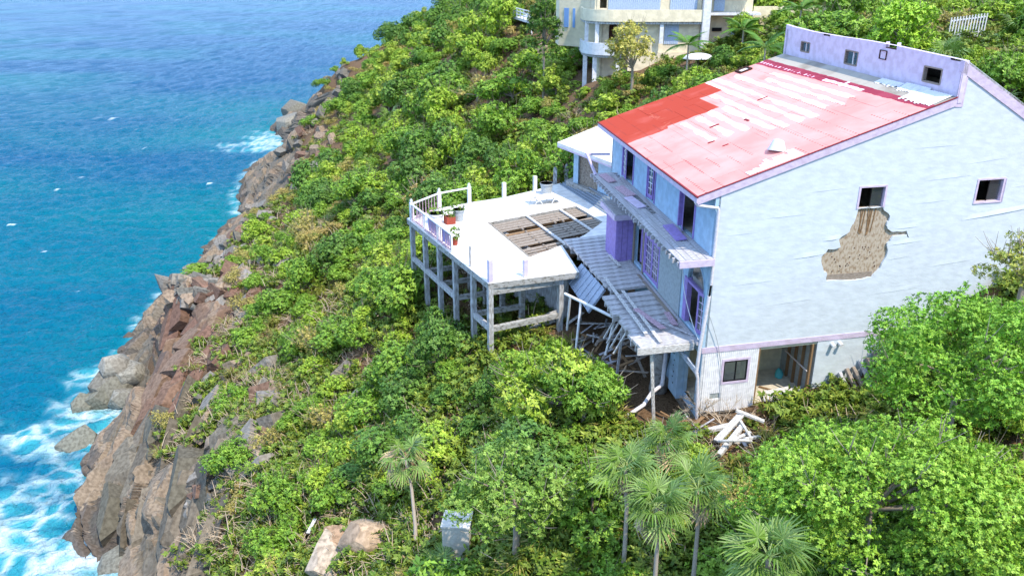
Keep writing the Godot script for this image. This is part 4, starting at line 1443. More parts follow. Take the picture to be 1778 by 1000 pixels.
func make_debris() -> void:
	var on := "loose boards on the slatted balcony"
	for q in [[1051, 482, 1122, 579, 0.2, "white_board", "long white plank lying aslant across the sagging slatted balcony"], [1081, 504, 1148, 594, 0.18, "white_board", "white plank lying beside the long one over the near end of the slats"], [1104, 536, 1152, 570, 0.34, "pink_board", "wide faded pink board lying on the slatted balcony"], [1134, 552, 1206, 583, 0.12, "pale_board", "thin grey lath lying across the slats towards the arched door"], [1158, 542, 1173, 564, 0.3, "pink_board", "short pink board lying against the ledger of the slatted balcony"], [1058, 442, 1077, 462, 0.22, "white_board", "short white board on the slats below the purple boarded bay"]]:
		var a := at_height(q[0], q[1], 27.62)
		var b := at_height(q[2], q[3], 27.60)
		loose("plank", q[6], "plank", a, b, 0.045, q[4], M[q[5]], on)
	for q in [[-1.2, 15.2, -1.05, 13.4, 0.5, "pink_board", "wide pinkish board lying on the far end of the upper balcony"], [-1.0, 12.2, -0.8, 10.2, 0.55, "pink_board", "pinkish board lying before the glazed doors of the upper balcony"], [-1.1, 9.9, -0.9, 7.9, 0.5, "lilac", "lilac board lying on the middle of the upper balcony"], [-0.55, 4.6, -0.65, 2.3, 0.55, "purple", "purple door leaf tipped flat outside the third upper doorway"]]:
		loose("plank", q[6], "plank", hs(q[0], 4.76, q[1]), hs(q[2], 4.74, q[3]), 0.06, q[4], M[q[5]], "loose boards on the upper balcony", Vector3(-0.12, 1, 0.05).normalized())
	loose("leaning_post", "snapped lilac post leaning over the far end of the upper balcony", "post", hs(-1.6, 4.7, 15.4), hs(-1.9, 5.75, 16.6), 0.14, 0.14, M.lilac)
	loose("leaning_post", "broken top rail hanging off the far end of the upper balcony", "rail", hs(-1.95, 5.72, 16.7), hs(-0.2, 5.5, 17.3), 0.12, 0.12, M.lilac)
	# pipe frame standing between terrace and balcony
	var fr := thing("pipe_frame", "white painted post and rail frame standing in rubble beside the terrace", "frame", at_depth(1000, 608, 49.2))
	var tops := [at_depth(981, 510, 49.0), at_depth(1068, 552, 46.0)]
	var mb := MB.new()
	mb.tube(tops, [0.09, 0.09], 8)
	part(mb, "rail", M.white_paint, fr)
	for q in [[1009, 524, 48.0, 999, 612, 48.6], [990, 516, 49.0, 985, 565, 50.5], [1068, 553, 46.0, 1052, 608, 46.6]]:
		mb = MB.new()
		mb.tube([at_depth(q[0], q[1], q[2]), at_depth(q[3], q[4], q[5]) - Vector3.UP * 0.3], [0.075, 0.075], 8)
		part(mb, "post", M.white_paint, fr)
	# bent waste pipe
	mb = MB.new()
	var pp := [hs(-0.5, -2.0, 3.6), at_depth(1150, 668, 42.6), at_depth(1132, 682, 42.2), at_depth(1118, 703, 41.8), at_depth(1088, 723, 41.6)]
	mb.tube(pp, [0.1, 0.1, 0.1, 0.1, 0.1], 10)
	single(mb, "waste_pipe", M.pvc, "bent white waste pipe curving down from the rough pillar to the scrub", "pipe", pp[4])
	# downpipe at the corner and its cable
	var dp := thing("downpipe", "white plastic downpipe bent round the near corner of the blue house", "pipe", hs(-0.2, -3.6, -0.2))
	mb = MB.new()
	mb.tube([hs(-0.96, 7.25, 0.2), hs(-0.9, 7.12, 0.05), hs(0.02, 7.0, -0.16), hs(0.06, 6.9, -0.16), hs(0.04, 3.3, -0.16)], [0.07, 0.07, 0.07, 0.075, 0.075], 8)
	part(mb, "upper_pipe", M.pvc, dp)
	mb = MB.new()
	mb.tube([hs(0.04, 3.3, -0.16), hs(0.0, 2.75, -0.16)], [0.05, 0.05], 8)
	part(mb, "joint", M.black_frame, dp)
	mb = MB.new()
	mb.tube([hs(0.0, 2.75, -0.16), hs(-0.22, 0.2, -0.16), hs(-0.3, -1.2, -0.17), hs(-0.2, -1.5, -0.17), hs(-0.05, -3.9, -0.18)], [0.09, 0.09, 0.09, 0.08, 0.08], 8)
	part(mb, "lower_pipe", M.pvc, dp)
	for q in [[hs(-0.02, 2.0, -0.2), hs(0.75, 0.3, -0.12), hs(1.15, -0.7, -0.06), hs(1.2, -3.9, -0.08), M.grey_pot, "thin grey cable hanging down the side wall beside the sash window", 0.016], [hs(-0.35, 3.3, 2.6), hs(-0.5, 1.9, 2.0), hs(-0.3, 1.0, 1.0), hs(-0.2, 0.35, 0.2), M.white_paint, "white cable slung across the arched doorway", 0.022]]:
		var pts := []
		var rr := []
		for k in 16:
			pts.append((q[0] as Vector3).cubic_interpolate(q[3], q[0] * 3.0 - q[1] * 2.0, q[3], k / 15.0) if false else (q[0] as Vector3).bezier_interpolate(q[1], q[2], q[3], k / 15.0))
			rr.append(q[6])
		mb = MB.new()
		mb.tube(pts, rr, 5)
		single(mb, "cable", q[4], q[5], "cable", q[3])
	# sheets and timbers spilling out of the open bay
	for q in [[3.35, 4.75, -0.55, 1.2, 0.55, "large white sheet of board sliding out of the open ground floor bay"], [4.55, 5.5, -0.2, 0.9, 0.45, "smaller white sheet of board leaning in the open ground floor bay"]]:
		mb = MB.new()
		mb.hexa(hs(q[0], -3.72, q[2]), S * (q[1] - q[0]) + Vector3.UP * 0.1, T * q[3] + Vector3.UP * q[4] + S * 0.5, (Vector3.UP - T * 0.5) * 0.03)
		single(mb, "board_sheet", M.white_board, q[5], "board", hs(q[0], -3.7, q[2]))
	loose("timber", "brown timber lying on the floor of the open bay", "timber", hs(4.1, -3.45, 1.6), hs(5.3, -3.45, 0.4), 0.08, 0.1, M.raw_wood)
	mb = MB.new()
	mb.tube([hs(5.6, -3.5, 2.4), hs(5.62, -3.3, 2.4), hs(5.6, -3.1, 2.45), hs(5.55, -2.95, 2.4)], [0.2, 0.24, 0.16, 0.04], 8)
	single(mb, "teal_bag", M.teal_cloth, "crumpled teal bag against the studs of the open bay", "bag", hs(5.6, -3.5, 2.4))
	for k in 6:
		var s0 := 7.6 + 0.36 * k
		var y0 := height(hs(s0, 0, -1.2).x, hs(s0, 0, -1.2).z)
		loose("timber", "weathered timber in the row leaning against the stepped foot of the side wall", "timber", Vector3(hs(s0 + 0.3, 0, -1.2).x, y0 - 0.1, hs(s0, 0, -1.2).z), Vector3(hs(s0, 0, 0).x, y0 + 0.95 + 0.1 * (k % 2), hs(s0, 0, -0.1).z), 0.16, 0.2, M.old_wood if k % 3 else M.pale_board, "timbers leaning on the side wall")
	# white wreckage below the corner
	var wreck := [[1206, 762, 1282, 746, 0.26, 0.16], [1247, 803, 1287, 756, 0.24, 0.2], [1243, 782, 1288, 738, 0.34, 0.12], [1262, 786, 1302, 764, 0.16, 0.1], [1284, 752, 1304, 778, 0.12, 0.08], [1275, 740, 1325, 752, 0.22, 0.12], [1290, 792, 1318, 770, 0.16, 0.12]]
	for k in wreck.size():
		var q: Array = wreck[k]
		var a := on_ground(q[0], q[1]) + Vector3.UP * (0.25 + 0.1 * k)
		var b := on_ground(q[2], q[3]) + Vector3.UP * (0.35 + 0.12 * (k % 3))
		loose("broken_timber", "white painted broken timber in the heap below the house corner", "timber", a, b, q[5], q[4], M.white_board, "white wreckage below the corner")
	mb = MB.new()
	var rc := on_ground(1275, 785) + Vector3.UP * 0.5
	var ring := []
	var rads := []
	for k in 13:
		var a := TAU * k / 12.0
		ring.append(rc + Vector3(cos(a) * 0.75, sin(a) * 0.35, sin(a) * 0.45))
		rads.append(0.07)
	mb.tube(ring, rads, 8)
	single(mb, "broken_arch", M.white_board, "white bent arch frame lying in the wreckage below the house corner", "frame", rc)
	# rubble boards on the bank under the balcony
	for k in 46:
		var px := rng.randf_range(995, 1120)
		var py := rng.randf_range(552, 650) + (px - 1000.0) * 0.18
		var p := on_ground(px, py, 40.0)
		if p.distance_to(Vector3(0, CAM_Y, 0)) > 62.0: continue
		var d := Vector3(rng.randf_range(-1, 1), rng.randf_range(-0.25, 0.25), rng.randf_range(-1, 1)).normalized() * rng.randf_range(0.4, 1.3)
		var sort := rng.randi() % 4
		var wide := rng.randf_range(0.08, 0.22)
		var words: String = ["weathered brown", "raw yellow wood", "pale grey painted", "white painted"][sort] + (" wide" if wide > 0.15 else " narrow") + (" long" if d.length() > 0.85 else " short")
		loose("scrap_board", words + " scrap board in the rubble under the slatted balcony", "board", p + Vector3.UP * 0.2 - d, p + Vector3.UP * 0.25 + d, 0.05, wide, M[["old_wood", "raw_wood", "pale_board", "white_board"][sort]], "rubble boards under the balcony")
	for k in 12:
		var p := on_ground(rng.randf_range(1155, 1290), rng.randf_range(712, 775), 30.0)
		var d := Vector3(rng.randf_range(-1, 1), rng.randf_range(-0.1, 0.35), rng.randf_range(-1, 1)).normalized() * rng.randf_range(0.4, 1.0)
		loose("scrap_board", "splintered scrap board on the bare earth at the house corner", "board", p + Vector3.UP * 0.15 - d, p + Vector3.UP * 0.2 + d, 0.05, rng.randf_range(0.06, 0.16), M[["old_wood", "raw_wood", "pale_board"][rng.randi() % 3]], "rubble boards at the corner")
	var cs := on_ground(945, 575, 40.0)
	mb = MB.new()
	mb.hexa(cs + Vector3(-0.9, 0.0, 0.3), Vector3(1.6, 0.5, -0.5), Vector3(-0.1, 0.25, 0.05), Vector3(0.5, 0.35, -1.0))
	single(mb, "concrete_slab", M.concrete_white, "tilted broken concrete slab on the earth beside the terrace column", "slab", cs)
	# concrete block in the scrub
	var cb := thing("concrete_block", "weathered concrete pillar box standing in the scrub beside a young palm", "block", at_depth(800, 985, 38.6) - Vector3.UP * 0.3)
	var cbp := at_depth(800, 985, 38.6)
	mb = MB.new()
	mb.hexa(cbp + Vector3(-0.65, -1.0, -0.5), Vector3(1.2, 0, 0.1), Vector3.UP * 3.7, Vector3(-0.1, 0, 1.1))
	part(mb, "body", M.pale_concrete, cb)
	mb = MB.new()
	mb.hexa(cbp + Vector3(-0.70, 2.702, -0.56), Vector3(1.3, 0, 0.11), Vector3.UP * 0.09, Vector3(-0.11, 0, 1.22))
	part(mb, "cap", M.pale_concrete, cb)
	var strip := on_ground(542, 940)
	loose("white_strip", "short white plastic strip lying among the scrub near the tan boulders", "strip", strip + Vector3(-0.1, 0.9, 0.4), strip + Vector3(0.15, 1.2, -0.5), 0.06, 0.2, M.white_board)

# ---------- things on the terrace ----------
func make_terrace_things() -> void:
	# lounger
	var c := Vector3(2.55, 27.0, -62.0)
	var dx := Vector3(0.93, 0, -0.37)
	var dz := Vector3(0.37, 0, 0.93)
	var l := thing("sun_lounger", "white framed sun lounger with faded mesh seat near the terrace steps", "lounger", c)
	for side in [-1, 1]:
		var mb := MB.new()
		var pts := []
		for q in [[-1.3, 0.62], [-1.15, 0.82], [-0.7, 0.64], [-0.3, 0.52], [0.4, 0.55], [0.95, 0.5], [1.3, 0.34]]:
			pts.append(c + dx * q[0] + Vector3.UP * q[1] + dz * (0.5 * side))
		mb.tube(pts, [0.04, 0.04, 0.04, 0.04, 0.04, 0.04, 0.04], 8)
		part(mb, "side_rail", M.white_paint, l)
		for lx in [-0.75, 0.65]:
			mb = MB.new()
			mb.tube([c + dx * (lx - 0.35) + dz * (0.52 * side), c + dx * (lx - 0.15) + Vector3.UP * 0.35 + dz * (0.52 * side), c + dx * (lx + 0.15) + Vector3.UP * 0.35 + dz * (0.52 * side), c + dx * (lx + 0.35) + dz * (0.52 * side)], [0.035, 0.035, 0.035, 0.035], 8)
			part(mb, "leg", M.white_paint, l)
	var mesh_mb := MB.new()
	var prof := [[-1.2, 0.74], [-0.7, 0.63], [-0.3, 0.51], [0.4, 0.54], [0.95, 0.49], [1.26, 0.36]]
	for k in 5:
		mesh_mb.hexa(c + dx * prof[k][0] + Vector3.UP * prof[k][1] - dz * 0.5, dx * (prof[k + 1][0] - prof[k][0]) + Vector3.UP * (prof[k + 1][1] - prof[k][1]), Vector3.UP * 0.02, dz * 1.0)
	part(mesh_mb, "seat", M.mesh_cloth, l)
	# pots
	pot(Vector3(2.75, 27.0, -64.6), 0.52, 0.9, M.grey_pot, "large grey rimmed tub standing behind the sun lounger", 0.0)
	pot(dk(12.3, 1.5, 27.0), 0.55, 0.75, M.white_paint, "wide white tub with low greenery in the terrace corner", 0.35)
	pot(dk(12.3, 3.2, 27.0), 0.42, 0.85, M.grey_pot, "pale grey tub of leafy plants leaning toward the middle rail post", 0.55)
	pot(dk(7.3, 0.9, 27.0), 0.22, 0.5, M.terracotta, "small clay pot with a bushy plant beside the balustrade end", 0.75)
	var rp := dk(11.9, 2.35, 27.0)
	var p := thing("planter_box", "square brick red planter box between two pale tubs on the terrace", "planter", rp)
	var mb := MB.new()
	for e in [[-0.32, -0.32, 0.64, 0.06], [-0.32, 0.26, 0.64, 0.06], [-0.32, -0.26, 0.06, 0.52], [0.26, -0.26, 0.06, 0.52]]:
		mb.hexa(rp + DD * e[0] + DN * e[1], DD * e[2], Vector3.UP * 0.55, DN * e[3])
	part(mb, "box", M.terracotta, p)
	mb = MB.new()
	mb.hexa(rp + DD * -0.26 + DN * -0.26 + Vector3.UP * 0.04, DD * 0.52, Vector3.UP * 0.42, DN * 0.52)
	part(mb, "earth", M.soil, p)
	mb = MB.new()
	leaf_cloud(mb, [[rp + Vector3.UP * 0.7, Vector3(0.35, 0.28, 0.35)]], 160, 0.16, 0.08, [Color(0.11, 0.24, 0.03), Color(0.20, 0.30, 0.04)])
	part(mb, "foliage", M.leaf, p)

func pot(at: Vector3, r: float, h: float, m: Material, label: String, green: float) -> void:
	var p := thing("plant_tub", label, "tub", at)
	var mb := MB.new()
	mb.tube([at, at + Vector3.UP * h * 0.85, at + Vector3.UP * h * 0.86, at + Vector3.UP * h, at + Vector3.UP * h, at + Vector3.UP * h * 0.8], [r * 0.72, r * 0.93, r * 1.02, r * 1.04, r * 0.92, r * 0.88], 20, false)
	mb.tube([at, at + Vector3.UP * 0.02], [r * 0.72, r * 0.72], 20)
	part(mb, "tub", m, p)
	mb = MB.new()
	mb.tube([at + Vector3.UP * h * 0.7, at + Vector3.UP * h * 0.8], [r * 0.88, r * 0.9], 20)
	part(mb, "earth", M.soil, p)
	if green > 0.0:
		mb = MB.new()
		leaf_cloud(mb, [[at + Vector3.UP * (h + green * 0.35), Vector3(r * 0.9 + 0.08, green * 0.6, r * 0.9 + 0.08)]], 220, 0.15, 0.08, [Color(0.14, 0.26, 0.03), Color(0.24, 0.32, 0.06)])
		part(mb, "foliage", M.leaf, p)

# ---------- cream house up the slope ----------
func make_cream_house() -> void:
	var h := thing("cream_house", "cream coloured house with rounded balcony corner and pale blue storm shutters up the slope", "house", Vector3(9, 31.0, -90))
	var zf := -88.0
	var slabs := [[38.35, 39.5], [35.05, 36.25]]
	for q in slabs:
		# parapet band with a rounded end
		var outer := []
		for k in 13:
			var a := PI * 0.5 + PI * 0.5 * k / 12.0
			outer.append(Vector2(10.6 + cos(a) * 3.3, sin(a) * 3.3 - 3.3))
		var mb := MB.new()
		var ring := [Vector2(19.2 if q[0] > 37.0 else 11.4, 0.0)] + outer + [Vector2(7.3, -5.4)]
		for k in ring.size() - 1:
			var a: Vector2 = ring[k]
			var b: Vector2 = ring[k + 1]
			var pa := Vector3(a.x, q[0], zf + a.y)
			var pb := Vector3(b.x, q[0], zf + b.y)
			var n := (pb - pa).cross(Vector3.UP).normalized()
			if n.z < -0.2 or n.x > 0.5: n = -n
			mb.hexa(pa, pb - pa, Vector3.UP * (q[1] - q[0]), -n * 0.18)
		part(mb, "balcony_parapet", M.cream_wall if q[0] > 37 else M.white_paint, h)
		var pts := poly_xz([Vector3(19.2, 0, zf - 2.4), Vector3(11.4, 0, zf - 2.4), Vector3(11.4, 0, zf - 0.2)] if q[0] < 37.0 else [Vector3(19.2, 0, zf - 0.2)])
		for p in outer: pts.append(Vector2(p.x + 0.1, -(zf + p.y - 0.15)))
		pts.append(Vector2(7.45, -(zf - 9.0)))
		pts.append(Vector2(19.2, -(zf - 9.0)))
		var at_y: float = q[0]
		var place := func(u: float, v: float, w: float) -> Vector3: return Vector3(u, at_y + 0.05 - w, -v)
		part(wall_mesh(pts, [], [], place, 0.3), "balcony_floor", M.concrete_white, h)
	# columns of both open storeys
	for q in [[7.75, -2.2], [8.7, -0.9], [11.2, -0.25], [15.2, -0.25]]:
		var mb := MB.new()
		mb.hexa(Vector3(q[0] - 0.18, 36.2, zf + q[1] - 0.36), Vector3.RIGHT * 0.38, Vector3.UP * 2.2, Vector3.BACK * 0.36)
		part(mb, "column", M.white_paint, h)
	for q in [[7.7, -2.4], [8.6, -1.1], [10.9, -0.4]]:
		var mb := MB.new()
		mb.hexa(Vector3(q[0] - 0.2, 29.6, zf + q[1] - 0.4), Vector3.RIGHT * 0.42, Vector3.UP * 5.2, Vector3.BACK * 0.4)
		part(mb, "column", M.white_paint, h)
	# walls set back behind the balconies
	var wallf := func(u: float, v: float, w: float) -> Vector3: return Vector3(u, v, zf - 2.6 - w)
	part(wall_mesh(rect(9.4, 31.0, 19.2, 38.2), [rect(10.1, 36.3, 11.0, 37.9), rect(12.9, 36.3, 14.2, 38.0)], [10.5, 13.5], wallf, 0.25), "wall", M.cream_wall, h)
	part(wall_mesh(rect(8.6, 38.7, 19.2, 42.0), [rect(8.9, 39.6, 9.6, 41.4)], [9.2], func(u: float, v: float, w: float) -> Vector3: return Vector3(u, v, zf - 0.9 - w), 0.25), "upper_wall", M.cream_wall, h)
	part(wall_mesh(rect(12.0, 33.4, 19.2, 38.3), [], [], func(u: float, v: float, w: float) -> Vector3: return Vector3(u, v, zf - 1.0 - w), 0.2), "wall", M.cream_wall, h)
	var pb := MB.new()
	pb.hexa(Vector3(12.0, 33.4, zf - 1.0), Vector3.RIGHT * 7.2, Vector3.UP * 1.9, Vector3.BACK * 0.12)
	part(pb, "plinth_band", M.cream_wall, h)
	var lw := MB.new()
	lw.hexa(Vector3(9.2, 31.0, zf - 9.0), Vector3(0.25, 0, 0), Vector3.UP * 7.2, Vector3(0, 0, 6.4))
	part(lw, "wall", M.cream_wall, h)
	lw = MB.new()
	lw.hexa(Vector3(8.4, 38.7, zf - 9.0), Vector3(0.22, 0, 0), Vector3.UP * 3.3, Vector3(0, 0, 8.0))
	part(lw, "upper_wall", M.cream_wall, h)
	lw = MB.new()
	lw.hexa(Vector3(5.2, 35.2, zf - 8.6), Vector3(2.2, 0, 1.6), Vector3.UP * 7.0, Vector3(-0.2, 0, -3.0))
	part(lw, "wing_wall", M.cream_wall, h)
	lw = MB.new()
	lw.hexa(Vector3(7.4, 35.2, zf - 7.0), Vector3(2.0, 0, 2.2), Vector3.UP * 7.0, Vector3(0.2, 0, -0.3))
	part(lw, "wing_wall", M.cream_wall, h)
	for q in [[0.25, 0.5], [0.66, 0.25]]:
		var wv := Vector3(2.2, 0, 1.6)
		var mb := MB.new()
		mb.hexa(Vector3(5.2, 37.2, zf - 8.58) + wv * q[0], wv * 0.22 * q[1] * 2.0, Vector3.UP * 2.0, Vector3(-0.03, 0, 0.05))
		part(mb, "window", M.blue_glass_frame, h)
	# storm shutters of ribbed metal
	for q in [[9.75, 14.9, 39.35, 41.4, -0.85], [16.0, 18.6, 39.35, 41.4, -0.85], [15.6, 17.0, 36.1, 38.1, -0.98], [11.3, 12.5, 36.2, 38.0, -2.55]]:
		var mb := MB.new()
		var x: float = q[0]
		while x < q[1] - 0.05:
			mb.hexa(Vector3(x, q[2], zf + q[4]), Vector3.RIGHT * 0.13, Vector3.UP * (q[3] - q[2]), Vector3.BACK * 0.05)
			mb.hexa(Vector3(x + 0.13, q[2], zf + q[4]), Vector3.RIGHT * 0.08, Vector3.UP * (q[3] - q[2]), Vector3.BACK * 0.015)
			x += 0.21
		part(mb, "storm_shutter", M.shutter, h)
	for q in [[10.15, 36.3, 10.6, 37.9, "rust"], [12.95, 36.3, 14.15, 37.95, "black_frame"]]:
		var mb := MB.new()
		mb.hexa(Vector3(q[0], q[1], zf - 2.7), Vector3.RIGHT * (q[2] - q[0]), Vector3.UP * (q[3] - q[1]), Vector3.FORWARD * 0.05)
		part(mb, "door", M[q[4]], h)
	# white corner pier and the wing to its side
	lw = MB.new()
	lw.hexa(Vector3(19.2, 32.0, zf - 0.6), Vector3.RIGHT * 0.75, Vector3.UP * 10.0, Vector3.BACK * 0.75)
	part(lw, "corner_pier", M.white_paint, h)
	lw = MB.new()
	lw.hexa(Vector3(19.95, 32.0, zf - 3.0), Vector3.RIGHT * 5.0, Vector3.UP * 10.0, Vector3.FORWARD * 0.25)
	part(lw, "side_wing", M.cream_wall, h)
	lw = MB.new()
	lw.hexa(Vector3(19.95, 38.9, zf - 2.98), Vector3.RIGHT * 5.4, Vector3.UP * 0.22, Vector3.BACK * 1.9)
	part(lw, "landing", M.white_paint, h)
	lw = MB.new()
	lw.hexa(Vector3(20.9, 39.2, zf - 2.98), Vector3.RIGHT * 1.1, Vector3.UP * 2.1, Vector3.BACK * 0.06)
	part(lw, "door", M.shutter, h)
	lw = MB.new()
	lw.hexa(Vector3(22.9, 35.6, zf - 2.98), Vector3.RIGHT * 0.8, Vector3.UP * 2.4, Vector3.BACK * 0.05)
	part(lw, "storm_shutter", M.shutter, h)
	lw = MB.new()
	lw.hexa(Vector3(20.9, 37.2, zf - 2.95), Vector3.RIGHT * 1.0, Vector3.UP * 0.35, Vector3.BACK * 0.12)
	part(lw, "wall_lamp", M.black_frame, h)
	lw = MB.new()
	lw.hexa(Vector3(8.4, 42.0, zf - 9.2), Vector3.RIGHT * 16.6, Vector3.UP * 0.3, Vector3.BACK * 8.9)
	part(lw, "roof", M.white_paint, h)
	lw = MB.new()
	lw.hexa(Vector3(9.2, 31.0, zf - 9.2), Vector3.RIGHT * 15.7, Vector3.UP * 11.0, Vector3.BACK * 0.2)
	part(lw, "rear_wall", M.cream_wall, h)
	# cage ladder beside the landing
	var ld := thing("cage_ladder", "white metal ladder standing under the landing of the cream house", "ladder", Vector3(24.2, 36.4, zf - 0.8))
	for e in [-0.3, 0.3]:
		bar(ld, "rail", Vector3(24.2 + e, 36.2, zf - 0.9), Vector3(24.2 + e, 39.3, zf - 1.0), 0.06, 0.06, M.white_paint)
	for k in 8:
		bar(ld, "rung", Vector3(23.9, 36.5 + 0.36 * k, zf - 0.92), Vector3(24.5, 36.5 + 0.36 * k, zf - 0.92), 0.05, 0.05, M.white_paint)
	# retaining wall behind the planting
	var rw := MB.new()
	rw.hexa(Vector3(25.2, 34.0, -91.5), Vector3(17.5, 0, -2.5), Vector3.UP * 5.6, Vector3(0.1, 0, -0.4))
	single(rw, "retaining_wall", M.cream_wall, "long beige retaining wall beside the cream house", "wall", Vector3(33, 34, -92.5))
	# white timber deck on the crest
	var wd := thing("white_deck", "small white railed timber deck on the wooded crest by the cream house", "deck", Vector3(1.3, 36.0, -121))
	var b0 := at_depth(886, 14, 118.0)
	var b1 := at_depth(922, 24, 112.0)
	var bk := Vector3(1.2, 0.2, -4.0)
	var fm := MB.new()
	fm.hexa(b0 - Vector3.UP * 1.3, b1 - b0, Vector3.UP * 0.35, bk)
	part(fm, "platform", M.white_paint, wd)
	for k in 7:
		var p := b0.lerp(b1, k / 6.0)
		bar(wd, "post", p - Vector3.UP * 1.0, p + Vector3.UP * 0.25, 0.14, 0.14, M.white_paint)
	for yy in [-0.55, -0.15, 0.25]:
		bar(wd, "rail", b0 + Vector3.UP * yy, b1 + Vector3.UP * yy, 0.14, 0.1, M.white_paint)
	for p in [b0, b1]:
		bar(wd, "stilt", p + bk * 0.1 - Vector3.UP * 4.5, p + bk * 0.1 - Vector3.UP * 1.3, 0.2, 0.2, M.white_paint)
	# white picket gate on the hillside
	var g := thing("picket_gate", "white picket gate standing among bushes on the upper hillside", "gate", at_depth(1680, 66, 74.0))
	var g0 := at_depth(1650, 52, 74.0)
	var g1 := at_depth(1712, 44, 74.0)
	for k in 13:
		var p := g0.lerp(g1, k / 12.0)
		bar(g, "picket", p - Vector3.UP * 0.9, p + Vector3.UP * 1.05, 0.10, 0.05, M.white_paint)
	for yy in [-0.5, 0.75]:
		bar(g, "rail", g0 + Vector3(0, yy, -0.06), g1 + Vector3(0, yy, -0.06), 0.12, 0.05, M.white_paint)
	# upturned boat in the planting
	var bt := MB.new()
	var bc := at_depth(1213, 102, 80.0)
	for k in 10:
		var a0 := -1.0 + 0.2 * k
		var a1 := a0 + 0.2
		for j in 6:
			var q0 := PI * j / 6.0
			var q1 := PI * (j + 1) / 6.0
			var f0 := sqrt(maxf(0.0, 1.0 - a0 * a0))
			var f1 := sqrt(maxf(0.0, 1.0 - a1 * a1))
			bt.quad(bc + Vector3(a0 * 1.5, f0 * 0.55 * sin(q0), f0 * 0.7 * cos(q0)), bc + Vector3(a1 * 1.5, f1 * 0.55 * sin(q0), f1 * 0.7 * cos(q0)), bc + Vector3(a1 * 1.5, f1 * 0.55 * sin(q1), f1 * 0.7 * cos(q1)), bc + Vector3(a0 * 1.5, f0 * 0.55 * sin(q1), f0 * 0.7 * cos(q1)), Vector3(a0, sin(q0), cos(q0)))
	single(bt, "upturned_boat", M.white_paint, "small white upturned boat lying in the bushes below the cream house", "boat", bc)

# ---------- stones ----------
func stone(seed_: int, size: Vector3, col: Color, planes := 13, rounded := 0.0) -> ArrayMesh:
	var r := RandomNumberGenerator.new()
	r.seed = seed_
	var ns := [Vector3.UP, Vector3.DOWN, Vector3.LEFT, Vector3.RIGHT, Vector3.FORWARD, Vector3.BACK]
	var ds := []
	for i in 6:
		ns[i] = (ns[i] + Vector3(r.randf_range(-0.3, 0.3), r.randf_range(-0.3, 0.3), r.randf_range(-0.3, 0.3))).normalized()
		ds.append(r.randf_range(0.8, 1.0))
	for i in planes - 6:
		ns.append(Vector3(r.randfn(), r.randfn(), r.randfn()).normalized())
		ds.append(r.randf_range(0.86, 1.12))
	var mb := MB.new()
	for i in ns.size():
		var n: Vector3 = ns[i]
		var u := n.cross(Vector3.UP if absf(n.y) < 0.9 else Vector3.RIGHT).normalized()
		var w := n.cross(u)
		var poly := [n * ds[i] + (u + w) * 4.0, n * ds[i] + (w - u) * 4.0, n * ds[i] - (u + w) * 4.0, n * ds[i] + (u - w) * 4.0]
		for j in ns.size():
			if j == i: continue
			var nxt := []
			for k in poly.size():
				var a: Vector3 = poly[k]
				var b: Vector3 = poly[(k + 1) % poly.size()]
				var da: float = ns[j].dot(a) - ds[j]
				var db: float = ns[j].dot(b) - ds[j]
				if da <= 0.0: nxt.append(a)
				if da * db < 0.0: nxt.append(a.lerp(b, da / (da - db)))
			poly = nxt
			if poly.size() < 3: break
		if poly.size() < 3: continue
		var k := r.randf_range(0.82, 1.12)
		mb.col = Color(col.r * k, col.g * k, col.b * k)
		for q in range(1, poly.size() - 1):
			if rounded > 0.0:
				var t := [poly[0] * size, poly[q] * size, poly[q + 1] * size]
				var fn := (n / size).normalized()
				var nn := []
				for e in t:
					nn.append((fn * (1.0 - rounded) + ((e as Vector3) / size).normalized() * rounded).normalized())
				mb.tri(t[0], t[1], t[2], nn[0], nn[1], nn[2])
			else:
				mb.flat(poly[0] * size, poly[q] * size, poly[q + 1] * size, n / size)
	return mb.mesh(M.rock)

func put_stone(parent: Node3D, called: String, m: ArrayMesh, at: Vector3, sc: float, rot: Vector3) -> MeshInstance3D:
	var o := MeshInstance3D.new()
	o.mesh = m
	o.name = numbered(called) if parent == self else called
	parent.add_child(o, true)
	o.position = at
	o.rotation = rot
	o.scale = Vector3.ONE * sc
	return o

